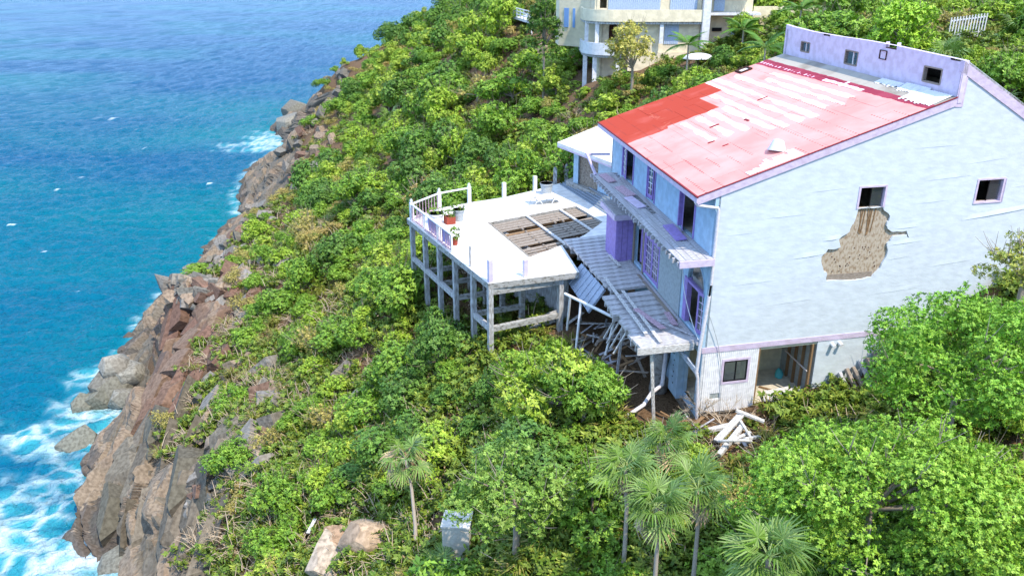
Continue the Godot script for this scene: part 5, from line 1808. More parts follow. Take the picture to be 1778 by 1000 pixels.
func make_stones() -> void:
	var kit := []
	for k in 15:
		var tone := [Color(0.20, 0.19, 0.165), Color(0.26, 0.235, 0.20), Color(0.24, 0.15, 0.11), Color(0.34, 0.26, 0.19), Color(0.31, 0.285, 0.255)][k % 5] as Color
		kit.append(stone(100 + k, Vector3(1.0, rng.randf_range(0.55, 0.8), rng.randf_range(0.6, 0.95)), tone, 12))
	# rubble lying on the cliff: pixel, spread, count, size
	for q in [[335, 500, 50, 28, 50, 0.8], [395, 460, 35, 45, 44, 0.75], [425, 560, 30, 50, 16, 0.5], [445, 395, 25, 35, 22, 0.7], [510, 300, 20, 40, 14, 0.8], [550, 220, 20, 40, 14, 1.1], [595, 140, 15, 25, 8, 1.3], [375, 720, 30, 50, 16, 0.5], [340, 850, 40, 70, 16, 0.5], [470, 700, 20, 40, 8, 0.7], [440, 800, 25, 45, 10, 0.7]]:
		for k in q[4]:
			var p := on_ground(q[0] + rng.randfn() * q[2] * 0.6, q[1] + rng.randfn() * q[3] * 0.6, 40.0)
			if p.y < 0.3 or p.x > -10.0: continue
			var sc: float = q[5] * rng.randf_range(0.5, 1.5)
			put_stone(cliff, "rock", kit[rng.randi() % 15], p + Vector3.UP * sc * 0.3, sc, Vector3(rng.randf() * 0.8, rng.randf() * TAU, rng.randf() * 0.8))
	# large ledges
	for q in [[300, 505, 1.6, 8], [345, 470, 1.3, 3], [470, 640, 1.5, 4], [445, 770, 1.6, 4], [430, 815, 1.2, 9], [600, 640, 1.1, 4], [640, 690, 1.2, 9], [560, 640, 0.9, 14], [490, 470, 1.3, 4], [555, 290, 1.5, 9], [380, 700, 1.4, 4], [950, 88, 1.6, 3]]:
		var p := on_ground(q[0], q[1], 40.0)
		put_stone(cliff, "rock", kit[q[3]], p - Vector3.UP * 0.2 * q[2], q[2], Vector3(0.3, q[0] * 0.1, -0.5))
	# long slabs of the main face, lying along the dip
	var slab_kit := []
	for k in 10:
		slab_kit.append(stone(300 + k, Vector3(2.3, 0.95, 1.2), [Color(0.20, 0.118, 0.082), Color(0.225, 0.138, 0.096), Color(0.18, 0.11, 0.08), Color(0.25, 0.168, 0.12), Color(0.205, 0.135, 0.10), Color(0.165, 0.142, 0.108), Color(0.185, 0.16, 0.122), Color(0.145, 0.13, 0.10), Color(0.20, 0.17, 0.13), Color(0.17, 0.145, 0.112)][k], 14))
	var dip := Vector3(-0.17, -0.33, 0.93).normalized()
	for i in 6:
		for j in 12:
			var f := (j + 0.5 * (i % 2)) / 11.5
			var px := lerpf(325.0 + 28.0 * i, 175.0 + 36.0 * i, f)
			var py := lerpf(505.0 - 4.0 * i, 900.0 + 14.0 * i, f)
			var p := on_ground(px + rng.randf_range(-8, 8), py + rng.randf_range(-10, 10), 40.0)
			if p.y < -0.5 or p.x > -20.0: continue
			var nx := (height(p.x - 1.5, p.z) - height(p.x + 1.5, p.z)) / 3.0
			var nz := (height(p.x, p.z - 1.5) - height(p.x, p.z + 1.5)) / 3.0
			var up := Vector3(nx, 1.0, nz).normalized()
			var ax := (dip - up * dip.dot(up)).normalized().rotated(up, rng.randf_range(-0.3, 0.3))
			up = up.rotated(ax, rng.randf_range(-0.35, 0.35))
			var red := p.y > 3.5 + rng.randf_range(-1.5, 1.5) and p.z < -64.0
			var o := put_stone(cliff, "rock", slab_kit[rng.randi() % 5 if red else 5 + rng.randi() % 5], p - up * 0.7, 1.0, Vector3.ZERO)
			o.basis = Basis(ax, up, ax.cross(up)).scaled_local(Vector3(rng.randf_range(0.7, 1.25), rng.randf_range(0.8, 1.5), rng.randf_range(0.8, 1.25)))
	# boulders standing in the sea
	var sea_kit := []
	for k in 4:
		sea_kit.append(stone(40 + k, Vector3(1.0, 0.8, 0.85), [Color(0.24, 0.23, 0.19), Color(0.30, 0.285, 0.24), Color(0.21, 0.21, 0.17), Color(0.36, 0.34, 0.29)][k], 26, 0.4))
	for q in [[196, 674, 2.3, 0, 1.0, "largest grey green boulder of the wave-washed group at the cliff foot"], [170, 696, 1.7, 2, 0.3, "dark boulder on the seaward side of the wave-washed group"], [142, 706, 1.4, 2, 0.1, "low wet boulder at the outer end of the wave-washed group"], [198, 638, 1.7, 3, 3.2, "pale topped boulder crowning the wave-washed group"], [222, 652, 1.7, 1, 2.2, "boulder wedged between the wave-washed group and the cliff"], [214, 692, 1.4, 1, 0.8, "smaller boulder below the pale topped one in the sea"], [140, 778, 2.2, 2, -0.7, "dark rounded boulder awash alone in white water"], [222, 985, 2.2, 0, -0.7, "wet boulder awash at the foot of the grey cliff"], [508, 222, 5.0, 1, 1.0, "grey boulder in the surf under the far headland"], [518, 198, 4.5, 0, 1.5, "dark boulder behind the surf under the far headland"]]:
		var p := at_height(q[0], q[1], q[4])
		var o := put_stone(self, "sea_boulder", sea_kit[q[3]], p, q[2], Vector3(0.25, q[0] * 0.37, 0.35))
		tag(o, q[5], "boulder", "boulders in the sea")
	# tan boulders in the scrub
	var tan_kit := []
	for k in 3:
		tan_kit.append(stone(70 + k, Vector3(1.0, 0.75, 0.85), [Color(0.52, 0.38, 0.26), Color(0.58, 0.47, 0.36), Color(0.50, 0.33, 0.21)][k], 22, 0.35))
	for q in [[642, 955, 1.3, 0, "broad flat topped tan boulder, biggest of the cluster in the scrub"], [595, 962, 1.1, 2, "rounded orange tan boulder in the middle of the scrub cluster"], [575, 992, 1.25, 1, "pale tan boulder lowest in the scrub cluster"], [612, 932, 0.7, 2, "small tan boulder wedged against the broad flat topped one"]]:
		var p := on_ground(q[0], q[1], 30.0)
		var o := put_stone(self, "tan_boulder", tan_kit[q[3]], p + Vector3.UP * 0.55 * q[2], q[2], Vector3(0.2, q[0] * 0.21, 0.1))
		tag(o, q[4], "boulder", "tan boulders in the scrub")

# ---------- leaves ----------
func leaf_cloud(mb: MB, blobs: Array, n: int, L: float, W: float, tones: Array, open := 0.0, seed_ := 1) -> void:
	var r := RandomNumberGenerator.new()
	r.seed = seed_ * 7919 + blobs.size()
	var area := []
	var sum := 0.0
	for b in blobs:
		sum += b[1].x * b[1].z + b[1].y * (b[1].x + b[1].z)
		area.append(sum)
	var per := 6
	var sprigs := int(n / per)
	for i in sprigs:
		var pick := r.randf() * sum
		var k := 0
		while k < blobs.size() - 1 and area[k] < pick:
			k += 1
		var c: Vector3 = blobs[k][0]
		var rad: Vector3 = blobs[k][1]
		var d := Vector3(r.randfn(), r.randfn() + 0.35, r.randfn()).normalized()
		var rr := 1.0 - absf(r.randfn()) * (0.18 + open)
		var p := c + d * rad * rr
		var out := (d / rad).normalized()
		var axis := (out * 0.9 + Vector3.UP * 0.35 + Vector3(r.randfn(), r.randfn(), r.randfn()) * 0.35).normalized()
		var sa := axis.cross(Vector3(r.randfn(), r.randfn(), r.randfn())).normalized()
		var sb := axis.cross(sa)
		var tone: Color = (tones[0] as Color).lerp(tones[1], r.randf())
		var shade := r.randf_range(0.75, 1.25)
		var big := 0.6 + 0.75 * r.randf() * r.randf() + 0.25 * r.randf()
		for q in per:
			var a := TAU * (q + r.randf() * 0.6) / per
			var rd := sa * cos(a) + sb * sin(a)
			var dir := (rd * 0.8 + axis * r.randf_range(0.15, 0.75)).normalized()
			var side := dir.cross(axis).normalized()
			var up := side.cross(dir).normalized()
			if up.dot(axis) < 0.0: up = -up
			var ll := L * big * r.randf_range(0.65, 1.3)
			var ww := W * big * r.randf_range(0.8, 1.2) * 0.5
			var b0 := p + axis * (r.randf() - 0.3) * L * 0.8
			var mid := b0 + dir * ll * 0.5
			var tip := b0 + dir * ll - up * ll * 0.12
			var e := shade * r.randf_range(0.85, 1.15)
			mb.col = Color(tone.r * e, tone.g * e, tone.b * e)
			var nf := (up * 0.65 + out * 0.5).normalized()
			var n1 := (nf - side * 0.3).normalized()
			var n2 := (nf + side * 0.3).normalized()
			mb.tri(b0, mid - side * ww + up * ww * 0.3, tip, nf, n1, nf)
			mb.tri(b0, tip, mid + side * ww + up * ww * 0.3, nf, nf, n2)
	mb.col = Color.WHITE

func dome_blobs(R: float, H: float, n: int, br: float, seed_: int) -> Array:
	var r := RandomNumberGenerator.new()
	r.seed = seed_
	var out := []
	for i in n:
		var a := r.randf() * TAU
		var k := sqrt(r.randf())
		var y := H * (0.25 + 0.7 * (1.0 - k * k) * r.randf_range(0.45, 1.0))
		var s := br * r.randf_range(0.45, 1.45)
		out.append([Vector3(cos(a) * R * k * 0.95, y, sin(a) * R * k * 0.8), Vector3(s, s * r.randf_range(0.6, 0.85), s)])
	return out

func branches(mb: MB, base: Vector3, ends: Array, r0: float, fork: float, seg := 6) -> void:
	var knee := base + Vector3.UP * fork
	mb.tube([base - Vector3.UP * 0.4, base + Vector3.UP * fork * 0.5 + Vector3(0.05, 0, 0.03), knee], [r0 * 1.25, r0, r0 * 0.85], seg, false)
	for e in ends:
		var m := knee.lerp(e, 0.5) + Vector3.UP * 0.15 * knee.distance_to(e) * 0.5
		mb.tube([knee, m, e], [r0 * 0.55, r0 * 0.3, r0 * 0.12], 5, false)
		var o: Vector3 = (e - knee).normalized()
		for q in 3:
			var w := (o + Vector3(sin(q * 2.1 + e.x * 5.0), 0.6, cos(q * 2.1 + e.z * 5.0)) * 0.7).normalized()
			mb.tube([e, e + w * 0.55, e + w * 1.0 + Vector3.UP * 0.1], [r0 * 0.14, r0 * 0.1, r0 * 0.05], 4, false)

var kinds := {}
func make_kinds() -> void:
	# name: label words, crown radius, height, blobs, blob radius, leaves, leaf length, width, tones, openness
	var defs := {
		"dark": [[1.9, 2.6, 11, 0.85, 5200, 0.19, 0.11, [Color(0.082, 0.189, 0.030), Color(0.167, 0.311, 0.046)], 0.0], [1.6, 2.2, 9, 0.8, 4200, 0.19, 0.11, [Color(0.100, 0.223, 0.038), Color(0.153, 0.288, 0.042)], 0.04], [2.1, 3.3, 13, 0.85, 5600, 0.2, 0.11, [Color(0.078, 0.176, 0.034), Color(0.180, 0.321, 0.053)], 0.0]],
		"mid": [[1.8, 2.3, 11, 0.75, 5000, 0.18, 0.10, [Color(0.143, 0.292, 0.032), Color(0.261, 0.425, 0.046)], 0.03], [1.5, 2.0, 9, 0.7, 4200, 0.17, 0.09, [Color(0.178, 0.330, 0.036), Color(0.285, 0.444, 0.051)], 0.05], [2.0, 2.8, 13, 0.75, 5600, 0.19, 0.10, [Color(0.120, 0.255, 0.029), Color(0.250, 0.407, 0.044)], 0.02]],
		"lime": [[1.5, 1.9, 10, 0.6, 4200, 0.17, 0.09, [Color(0.231, 0.391, 0.034), Color(0.412, 0.546, 0.060)], 0.05], [1.7, 2.3, 12, 0.6, 4600, 0.17, 0.09, [Color(0.265, 0.407, 0.038), Color(0.446, 0.546, 0.074)], 0.08]],
		"olive": [[1.6, 1.9, 12, 0.55, 3200, 0.13, 0.06, [Color(0.310, 0.281, 0.078), Color(0.536, 0.444, 0.133)], 0.2], [1.4, 1.6, 10, 0.5, 2800, 0.12, 0.055, [Color(0.371, 0.295, 0.094), Color(0.620, 0.459, 0.171)], 0.25]],
	}
	for key in defs:
		kinds[key] = []
		for i in defs[key].size():
			var d: Array = defs[key][i]
			var blobs := dome_blobs(d[0], d[1], d[2], d[3], hash(key) % 500 + i)
			var mb := MB.new()
			leaf_cloud(mb, blobs, int(d[4] * 1.4), d[5] * 0.86, d[6] * 0.86, d[7], d[8], hash(key) % 97 + i)
			var tr := MB.new()
			var ends := []
			for b in blobs: ends.append(b[0])
			branches(tr, Vector3.ZERO, ends, 0.09, d[1] * 0.25)
			kinds[key].append([mb.mesh(M.leaf), tr.mesh(M.bark if key != "olive" else M.grey_bark), d[0], d[1]])
	# leafless grey shrubs
	kinds["dead"] = []
	for i in 3:
		var r := RandomNumberGenerator.new()
		r.seed = 900 + i
		var mb := MB.new()
		twigs(mb, r, Vector3(0, -0.3, 0), Vector3.UP, 1.0, 0.05, 4)
		kinds["dead"].append([null, mb.mesh(M.dead_twig), 1.2, 1.6])

func twigs(mb: MB, r: RandomNumberGenerator, p: Vector3, d: Vector3, l: float, rad: float, depth: int) -> void:
	var n := 6 if depth == 4 else 3
	for i in n:
		var e := (d + Vector3(r.randfn(), r.randfn() * 0.6, r.randfn()) * (0.75 if depth == 4 else 0.5)).normalized()
		var ll := l * r.randf_range(0.6, 1.1)
		var m := p + e * ll * 0.5 + Vector3(r.randfn(), r.randfn(), r.randfn()) * 0.07 * l
		var q := p + e * ll
		mb.tube([p, m, q], [rad, rad * 0.75, rad * 0.5], 4, false)
		if depth > 1:
			twigs(mb, r, q, e, l * 0.62, rad * 0.5, depth - 1)

func shrub(kind: String, i: int, at: Vector3, sc: Vector3, turn: float, label: String, group: String, called := "shrub", category := "shrub") -> Node3D:
	var d: Array = kinds[kind][i % kinds[kind].size()]
	var o := thing(called, label, category, at, group)
	if d[0] != null:
		var c := MeshInstance3D.new()
		c.mesh = d[0]
		c.name = "crown"
		o.add_child(c)
	var t := MeshInstance3D.new()
	t.mesh = d[1]
	t.name = "trunk" if d[0] != null else "branches"
	o.add_child(t)
	o.scale = sc
	o.rotation.y = turn
	return o

# ---------- palms ----------
var fronds := {}
func fan_mesh(dead: bool, seed_: int) -> ArrayMesh:
	var r := RandomNumberGenerator.new()
	r.seed = seed_
	var mb := MB.new()
	var c0 := Color(0.11, 0.215, 0.022) if not dead else Color(0.40, 0.30, 0.17)
	var c1 := Color(0.30, 0.40, 0.14) if not dead else Color(0.52, 0.42, 0.27)
	mb.col = c1
	var hub := Vector3(0.75, -0.08, 0)
	mb.tube([Vector3.ZERO, Vector3(0.4, 0.03, 0), hub], [0.022, 0.017, 0.013], 4, false)
	var n := 24
	for i in n:
		var a := deg_to_rad(lerpf(-135, 135, i / float(n - 1))) + r.randfn() * 0.03
		var l := (0.85 - 0.22 * absf(a) / 2.4) * r.randf_range(0.9, 1.08)
		if dead: l *= 0.8
		var d := Vector3(cos(a), 0.0, sin(a))
		var side := Vector3(-sin(a), 0, cos(a))
		var droop := r.randf_range(0.15, 0.5) + (0.4 if dead else 0.0)
		var p1 := hub + d * l * 0.55 + Vector3.UP * 0.07
		var p2 := hub + d * l * 0.86 - Vector3.UP * droop * 0.4
		var p3 := hub + d * l * 1.05 - Vector3.UP * droop
		var w := 0.034
		var e := r.randf_range(0.7, 1.3)
		var cc := c0.lerp(c1, r.randf() * 0.6)
		mb.col = Color(cc.r * e, cc.g * e, cc.b * e)
		var up := Vector3.UP
		var n1 := (up + side * 0.5).normalized()
		var n2 := (up - side * 0.5).normalized()
		mb.tri(hub, p1 - side * w, p1 + Vector3.UP * 0.02, n2, n2, up)
		mb.tri(hub, p1 + Vector3.UP * 0.02, p1 + side * w, n1, up, n1)
		mb.tri(p1 - side * w, p2 - side * w * 0.6, p1 + side * w, n2, n2, n1)
		mb.tri(p1 + side * w, p2 - side * w * 0.6, p2 + side * w * 0.6, n1, n2, n1)
		mb.tri(p2 - side * w * 0.6, p3, p2 + side * w * 0.6, n2, up, n1)
	return mb.mesh(M.palm_leaf if not dead else M.dry_leaf)

func feather_mesh(seed_: int) -> ArrayMesh:
	var r := RandomNumberGenerator.new()
	r.seed = seed_
	var mb := MB.new()
	var pts := []
	var rad := []
	for k in 9:
		var f := k / 8.0
		pts.append(Vector3(2.5 * f * (1.0 - 0.15 * f), 0.7 * f - 1.35 * f * f, 0))
		rad.append(0.03 * (1.0 - f) + 0.006)
	mb.col = Color(0.16, 0.24, 0.05)
	mb.tube(pts, rad, 4, false)
	for k in 30:
		var f := 0.14 + 0.86 * k / 30.0
		var p := Vector3(2.5 * f * (1.0 - 0.15 * f), 0.7 * f - 1.35 * f * f, 0)
		var l := 0.62 * sin(PI * clampf(f * 0.85 + 0.12, 0.0, 1.0)) + 0.1
		for s in [-1.0, 1.0]:
			var d := Vector3(0.55, -0.35 - r.randf() * 0.3, s).normalized()
			var e := r.randf_range(0.7, 1.3)
			mb.col = Color(0.085 * e, 0.20 * e, 0.02 * e)
			var w := Vector3(0.04, 0, 0)
			var nn := Vector3(0, 1, 0.3 * s).normalized()
			mb.tri(p - w, p + d * l, p + w, nn, nn, nn)
	return mb.mesh(M.leaf)

func palm(at: Vector3, top: Vector3, sc: float, greens: int, deads: int, label: String, group: String, feather := false, seed_ := 1) -> Node3D:
	var r := RandomNumberGenerator.new()
	r.seed = seed_ + int(at.x * 10.0)
	var o := thing("fan_palm" if not feather else "coconut_palm", label, "palm", at, group)
	var mb := MB.new()
	var bend := (top - at).cross(Vector3.UP).normalized() * 0.15 if (top - at).cross(Vector3.UP).length() > 0.05 else Vector3.ZERO
	mb.tube([at - Vector3.UP * 0.4, at.lerp(top, 0.35) + bend, at.lerp(top, 0.7) + bend, top], [0.13 * sc, 0.10 * sc, 0.085 * sc, 0.085 * sc], 8)
	part(mb, "trunk", M.palm_trunk, o)
	for i in greens + deads:
		var dead := i >= greens
		var f := MeshInstance3D.new()
		f.mesh = fronds["feather%d" % (i % 2)] if feather else fronds["dead" if dead else "fan%d" % (i % 3)]
		f.name = "frond" if not dead else "dead_frond"
		o.add_child(f, true)
		var az := i * 2.399 + r.randf() * 0.4
		var pitch := lerpf(1.15, -0.35, i / float(maxi(1, greens - 1))) + r.randfn() * 0.12
		if feather: pitch = lerpf(0.9, -0.1, i / float(greens)) + r.randfn() * 0.1
		if dead: pitch = r.randf_range(-1.3, -0.75) if seed_ != 704 else r.randf_range(-1.0, 0.25)
		var b := Basis(Vector3.UP, az) * Basis(Vector3.BACK, pitch) * Basis(Vector3.RIGHT, r.randfn() * 0.25)
		var k := sc * r.randf_range(0.85, 1.15)
		f.transform = Transform3D(b.scaled(Vector3.ONE * k), top - at)
	return o

# ---------- planting ----------
func in_house(p: Vector3, pad: float) -> bool:
	var q := p - O
	var det := S.x * T.z - S.z * T.x
	var s := (q.x * T.z - q.z * T.x) / det
	var t := (S.x * q.z - S.z * q.x) / det
	if s > -3.6 - pad and s < 22.5 + pad and t > -0.6 - pad and t < 17.9 + pad: return true
	if s > -1.5 - pad and s < 7.0 + pad and t > 17.0 and t < 34.0 + pad: return true
	return false

func in_terrace(p: Vector3, pad: float) -> bool:
	var q := p - DC
	var u := q.x * DD.x + q.z * DD.z
	var n := q.x * DN.x + q.z * DN.z
	return u > -pad and u < 15.5 + pad and n > -pad and n < 9.5

func in_cream(p: Vector3) -> bool:
	return p.x > 6.0 and p.x < 26.0 and p.z < -86.5 and p.z > -99.0

# view boxes that plants standing nearer than the given depth must leave free: x0, y0, x1, y1, depth
const KEEP := [[800, 480, 868, 618, 50.0], [868, 470, 990, 572, 49.0], [686, 770, 735, 970, 42.0], [1062, 36, 1215, 84, 84.0], [1080, 590, 1225, 712, 41.0], [1175, 700, 1325, 800, 37.0], [985, 490, 1090, 600, 47.0], [808, 480, 870, 612, 46.0], [870, 470, 985, 556, 47.0], [1215, 560, 1310, 720, 36.0], [1215, 300, 1440, 685, 36.0], [1440, 300, 1500, 640, 36.0], [700, 340, 800, 480, 57.0], [556, 905, 668, 975, 45.0], [766, 892, 822, 970, 37.0], [960, 230, 1065, 380, 66.0], [1005, 20, 1056, 140, 86.0], [1060, 0, 1200, 70, 80.0], [1648, 20, 1714, 64, 75.0], [890, 6, 922, 36, 110.0], [700, 180, 960, 340, 66.0], [800, 330, 960, 350, 64.0], [1040, 0, 1778, 300, 37.0], [1370, 40, 1670, 110, 58.0], [1240, 0, 1330, 60, 80.0]]

func blocks_view(p: Vector3, r: float, h: float) -> bool:
	var a := pixel_of(p + Vector3.UP * h)
	var b := pixel_of(p)
	if a.z < 3.0: return true
	var w := r * FOCAL / b.z
	for k in KEEP:
		if b.z - r < k[4] and b.x + w > k[0] and b.x - w < k[2] and b.y > k[1] and a.y < k[3]:
			return true
	return false

func make_plants() -> void:
	make_kinds()
	for i in 3: fronds["fan%d" % i] = fan_mesh(false, 30 + i)
	fronds["dead"] = fan_mesh(true, 40)
	for i in 2: fronds["feather%d" % i] = feather_mesh(50 + i)
	var tint := FastNoiseLite.new()
	tint.seed = 77
	tint.frequency = 0.07
	tint.fractal_octaves = 2
	var spots := []
	var z := -20.0
	while z > -262.0:
		var step := 1.75 + 0.016 * -z
		var x := -50.0
		while x < 66.0:
			var p := Vector3(x + rng.randf_range(-0.45, 0.45) * step, 0, z + rng.randf_range(-0.45, 0.45) * step)
			x += step
			var roll := rng.randf()
			var size := 0.5 + 0.95 * pow(rng.randf(), 1.3)
			p.y = height(p.x, p.z)
			if p.y < 3.5: continue
			var v := pixel_of(p)
			if v.z < 14.0 or v.x < 60.0 or v.x > 1960.0 or v.y < -130.0 or v.y > 1250.0: continue
			if in_house(p, 0.8) or in_terrace(p, 0.3) or in_cream(p): continue
			if p.distance_to(Vector3(14.5, 23, -35)) < 2.4 or p.distance_to(Vector3(10, 23, -34)) < 2.6: continue
			var edge := shore_x(p.z) + rock_width(p.z)
			var inland := p.x - edge
			if inland < -1.5: continue
			if inland < 3.0 and roll < 0.55: continue
			if inland < 9.0 and v.z < 95.0 and roll < 0.25: continue
			var n := tint.get_noise_2d(p.x, p.z)
			var kind := "mid"
			var q := rng.randf()
			if inland < 7.0:
				kind = "olive" if q < 0.42 else ("dead" if q < 0.62 else ("lime" if q < 0.75 else "mid"))
				size *= 0.75
			elif p.x > 24.0: kind = "lime" if q < 0.4 else ("olive" if q < 0.6 else "mid")
			elif p.x < -6.0 and p.z > -115.0 and n < 0.3: kind = "olive" if q < 0.24 else ("lime" if q < 0.58 else ("dead" if q < 0.66 else "mid"))
			elif n > 0.3: kind = "dark" if q < 0.6 else "mid"
			elif n < -0.25: kind = "lime" if q < 0.45 else ("olive" if q < 0.65 else ("mid" if q < 0.92 else "dead"))
			else: kind = "mid" if q < 0.48 else ("lime" if q < 0.72 else ("dark" if q < 0.82 else ("olive" if q < 0.94 else "dead")))
			if inland > 15.0 and rng.randf() < 0.15 and kind in ["mid", "dark", "lime"]: size = rng.randf_range(1.45, 1.9)
			if v.z > 90.0: size *= 1.15
			if v.z < 42.0: size *= 0.85
			var d: Array = kinds[kind][0]
			if blocks_view(p, d[2] * size * 1.25, d[3] * size * 1.3):
				size = minf(size * 0.5, 0.6)
				if blocks_view(p, d[2] * size * 1.25, d[3] * size * 1.3): continue
			spots.append([size / v.z, p, kind, size, rng.randi() % 3, v])
		z -= step
	spots.sort_custom(func(a, b): return a[0] > b[0])
	var looks := {"dark": "dense dark green shrub", "mid": "bushy mid green shrub", "lime": "yellow green leafy shrub", "olive": "thin olive grey shrub", "dead": "leafless grey twiggy shrub"}
	var count := 0
	var rest := {}
	for sp_ in spots:
		var p: Vector3 = sp_[1]
		var v: Vector3 = sp_[5]
		var inland := p.x - shore_x(p.z) - rock_width(p.z)
		var turn := hash2(int(p.x * 31.0), int(p.z * 17.0), 3) * TAU
		var sc: Vector3 = Vector3(1, 0.7 + 0.5 * hash2(int(p.x * 13.0), int(p.z * 7.0), 5), 0.75 + 0.5 * hash2(int(p.x * 5.0), int(p.z * 19.0), 6)) * sp_[3]
		if sp_[0] * FOCAL < 3.0: continue
		var seen := v.x > -20.0 and v.x < 1800.0 and v.y > -60.0 and v.y < 1060.0
		if count < 290 and seen:
			var where := "between the sea cliff and the terrace"
			if inland < 7.0: where = "clinging to the rocky edge above the sea cliff"
			elif p.z > -42.0 and p.x < 3.0: where = "around the tan boulders and the single palm"
			elif p.z > -42.0: where = "in the scrub in front of the blue house"
			elif p.z > -68.0 and p.x < 6.0: where = "below the columns of the white terrace"
			elif p.z < -120.0: where = "on the far wooded headland"
			elif p.x > 24.0: where = "on the hillside behind the blue house"
			elif p.x > 5.0: where = "between the blue house and the cream house"
			elif p.z < -68.0 and p.x > -14.0: where = "in the hollow between the terrace and the cream house"
			var build := "" if sp_[2] == "dead" else ("small " if sp_[3] < 0.7 else ("large " if sp_[3] > 1.12 else ""))
			if sc.y / sc.x > 1.06: build += "upright "
			elif sc.y / sc.x < 0.92: build += "spreading "
			shrub(sp_[2], sp_[4], p, sc, turn, build + looks[sp_[2]] + " " + where, "shrubs " + where)
			count += 1
		else:
			var key: String = sp_[2]
			if key == "dead": key = "olive"
			key += str(sp_[4] % kinds[key].size())
			if not rest.has(key): rest[key] = []
			rest[key].append(Transform3D(Basis(Vector3.UP, turn).scaled(sc), p))
	for key in rest:
		var mm := MultiMesh.new()
		mm.transform_format = MultiMesh.TRANSFORM_3D
		mm.mesh = kinds[key.left(-1)][int(key.right(1))][0]
		mm.instance_count = rest[key].size()
		for i in rest[key].size(): mm.set_instance_transform(i, rest[key][i])
		var o := MultiMeshInstance3D.new()
		o.multimesh = mm
		o.name = numbered("undergrowth")
		add_child(o)
		tag(o, {"dark": "dark green", "mid": "mid green", "lime": "yellow green", "olive": "olive grey"}[key.left(-1)] + " mass of " + ["mid height", "low", "tall"][int(key.right(1))] + " bushes filling the hillside", "undergrowth", "", "stuff")
	ground_cover()
	big_trees()
	palms()

func scatter(called: String, label: String, mesh: Mesh, n: int, seed_: int, ok: Callable, lo: float, hi: float) -> void:
	var r := RandomNumberGenerator.new()
	r.seed = seed_
	var tr := []
	for i in n:
		var d := 20.0 * pow(9.0, r.randf())
		var px := r.randf_range(-40.0, 1820.0)
		var u := (px - 889.0) / FOCAL
		var p := Vector3(u * d, 0, -d * 0.95)
		p.y = height(p.x, p.z)
		if p.y < 3.0 or in_house(p, 0.1) or in_cream(p): continue
		if not ok.call(p, r): continue
		tr.append(Transform3D(Basis(Vector3.UP, r.randf() * TAU).scaled(Vector3.ONE * r.randf_range(lo, hi)), p))
	var mm := MultiMesh.new()
	mm.transform_format = MultiMesh.TRANSFORM_3D
	mm.mesh = mesh
	mm.instance_count = tr.size()
	for i in tr.size(): mm.set_instance_transform(i, tr[i])
	var o := MultiMeshInstance3D.new()
	o.multimesh = mm
	o.name = numbered(called)
	add_child(o)
	tag(o, label, called.replace("_", " "), "", "stuff")

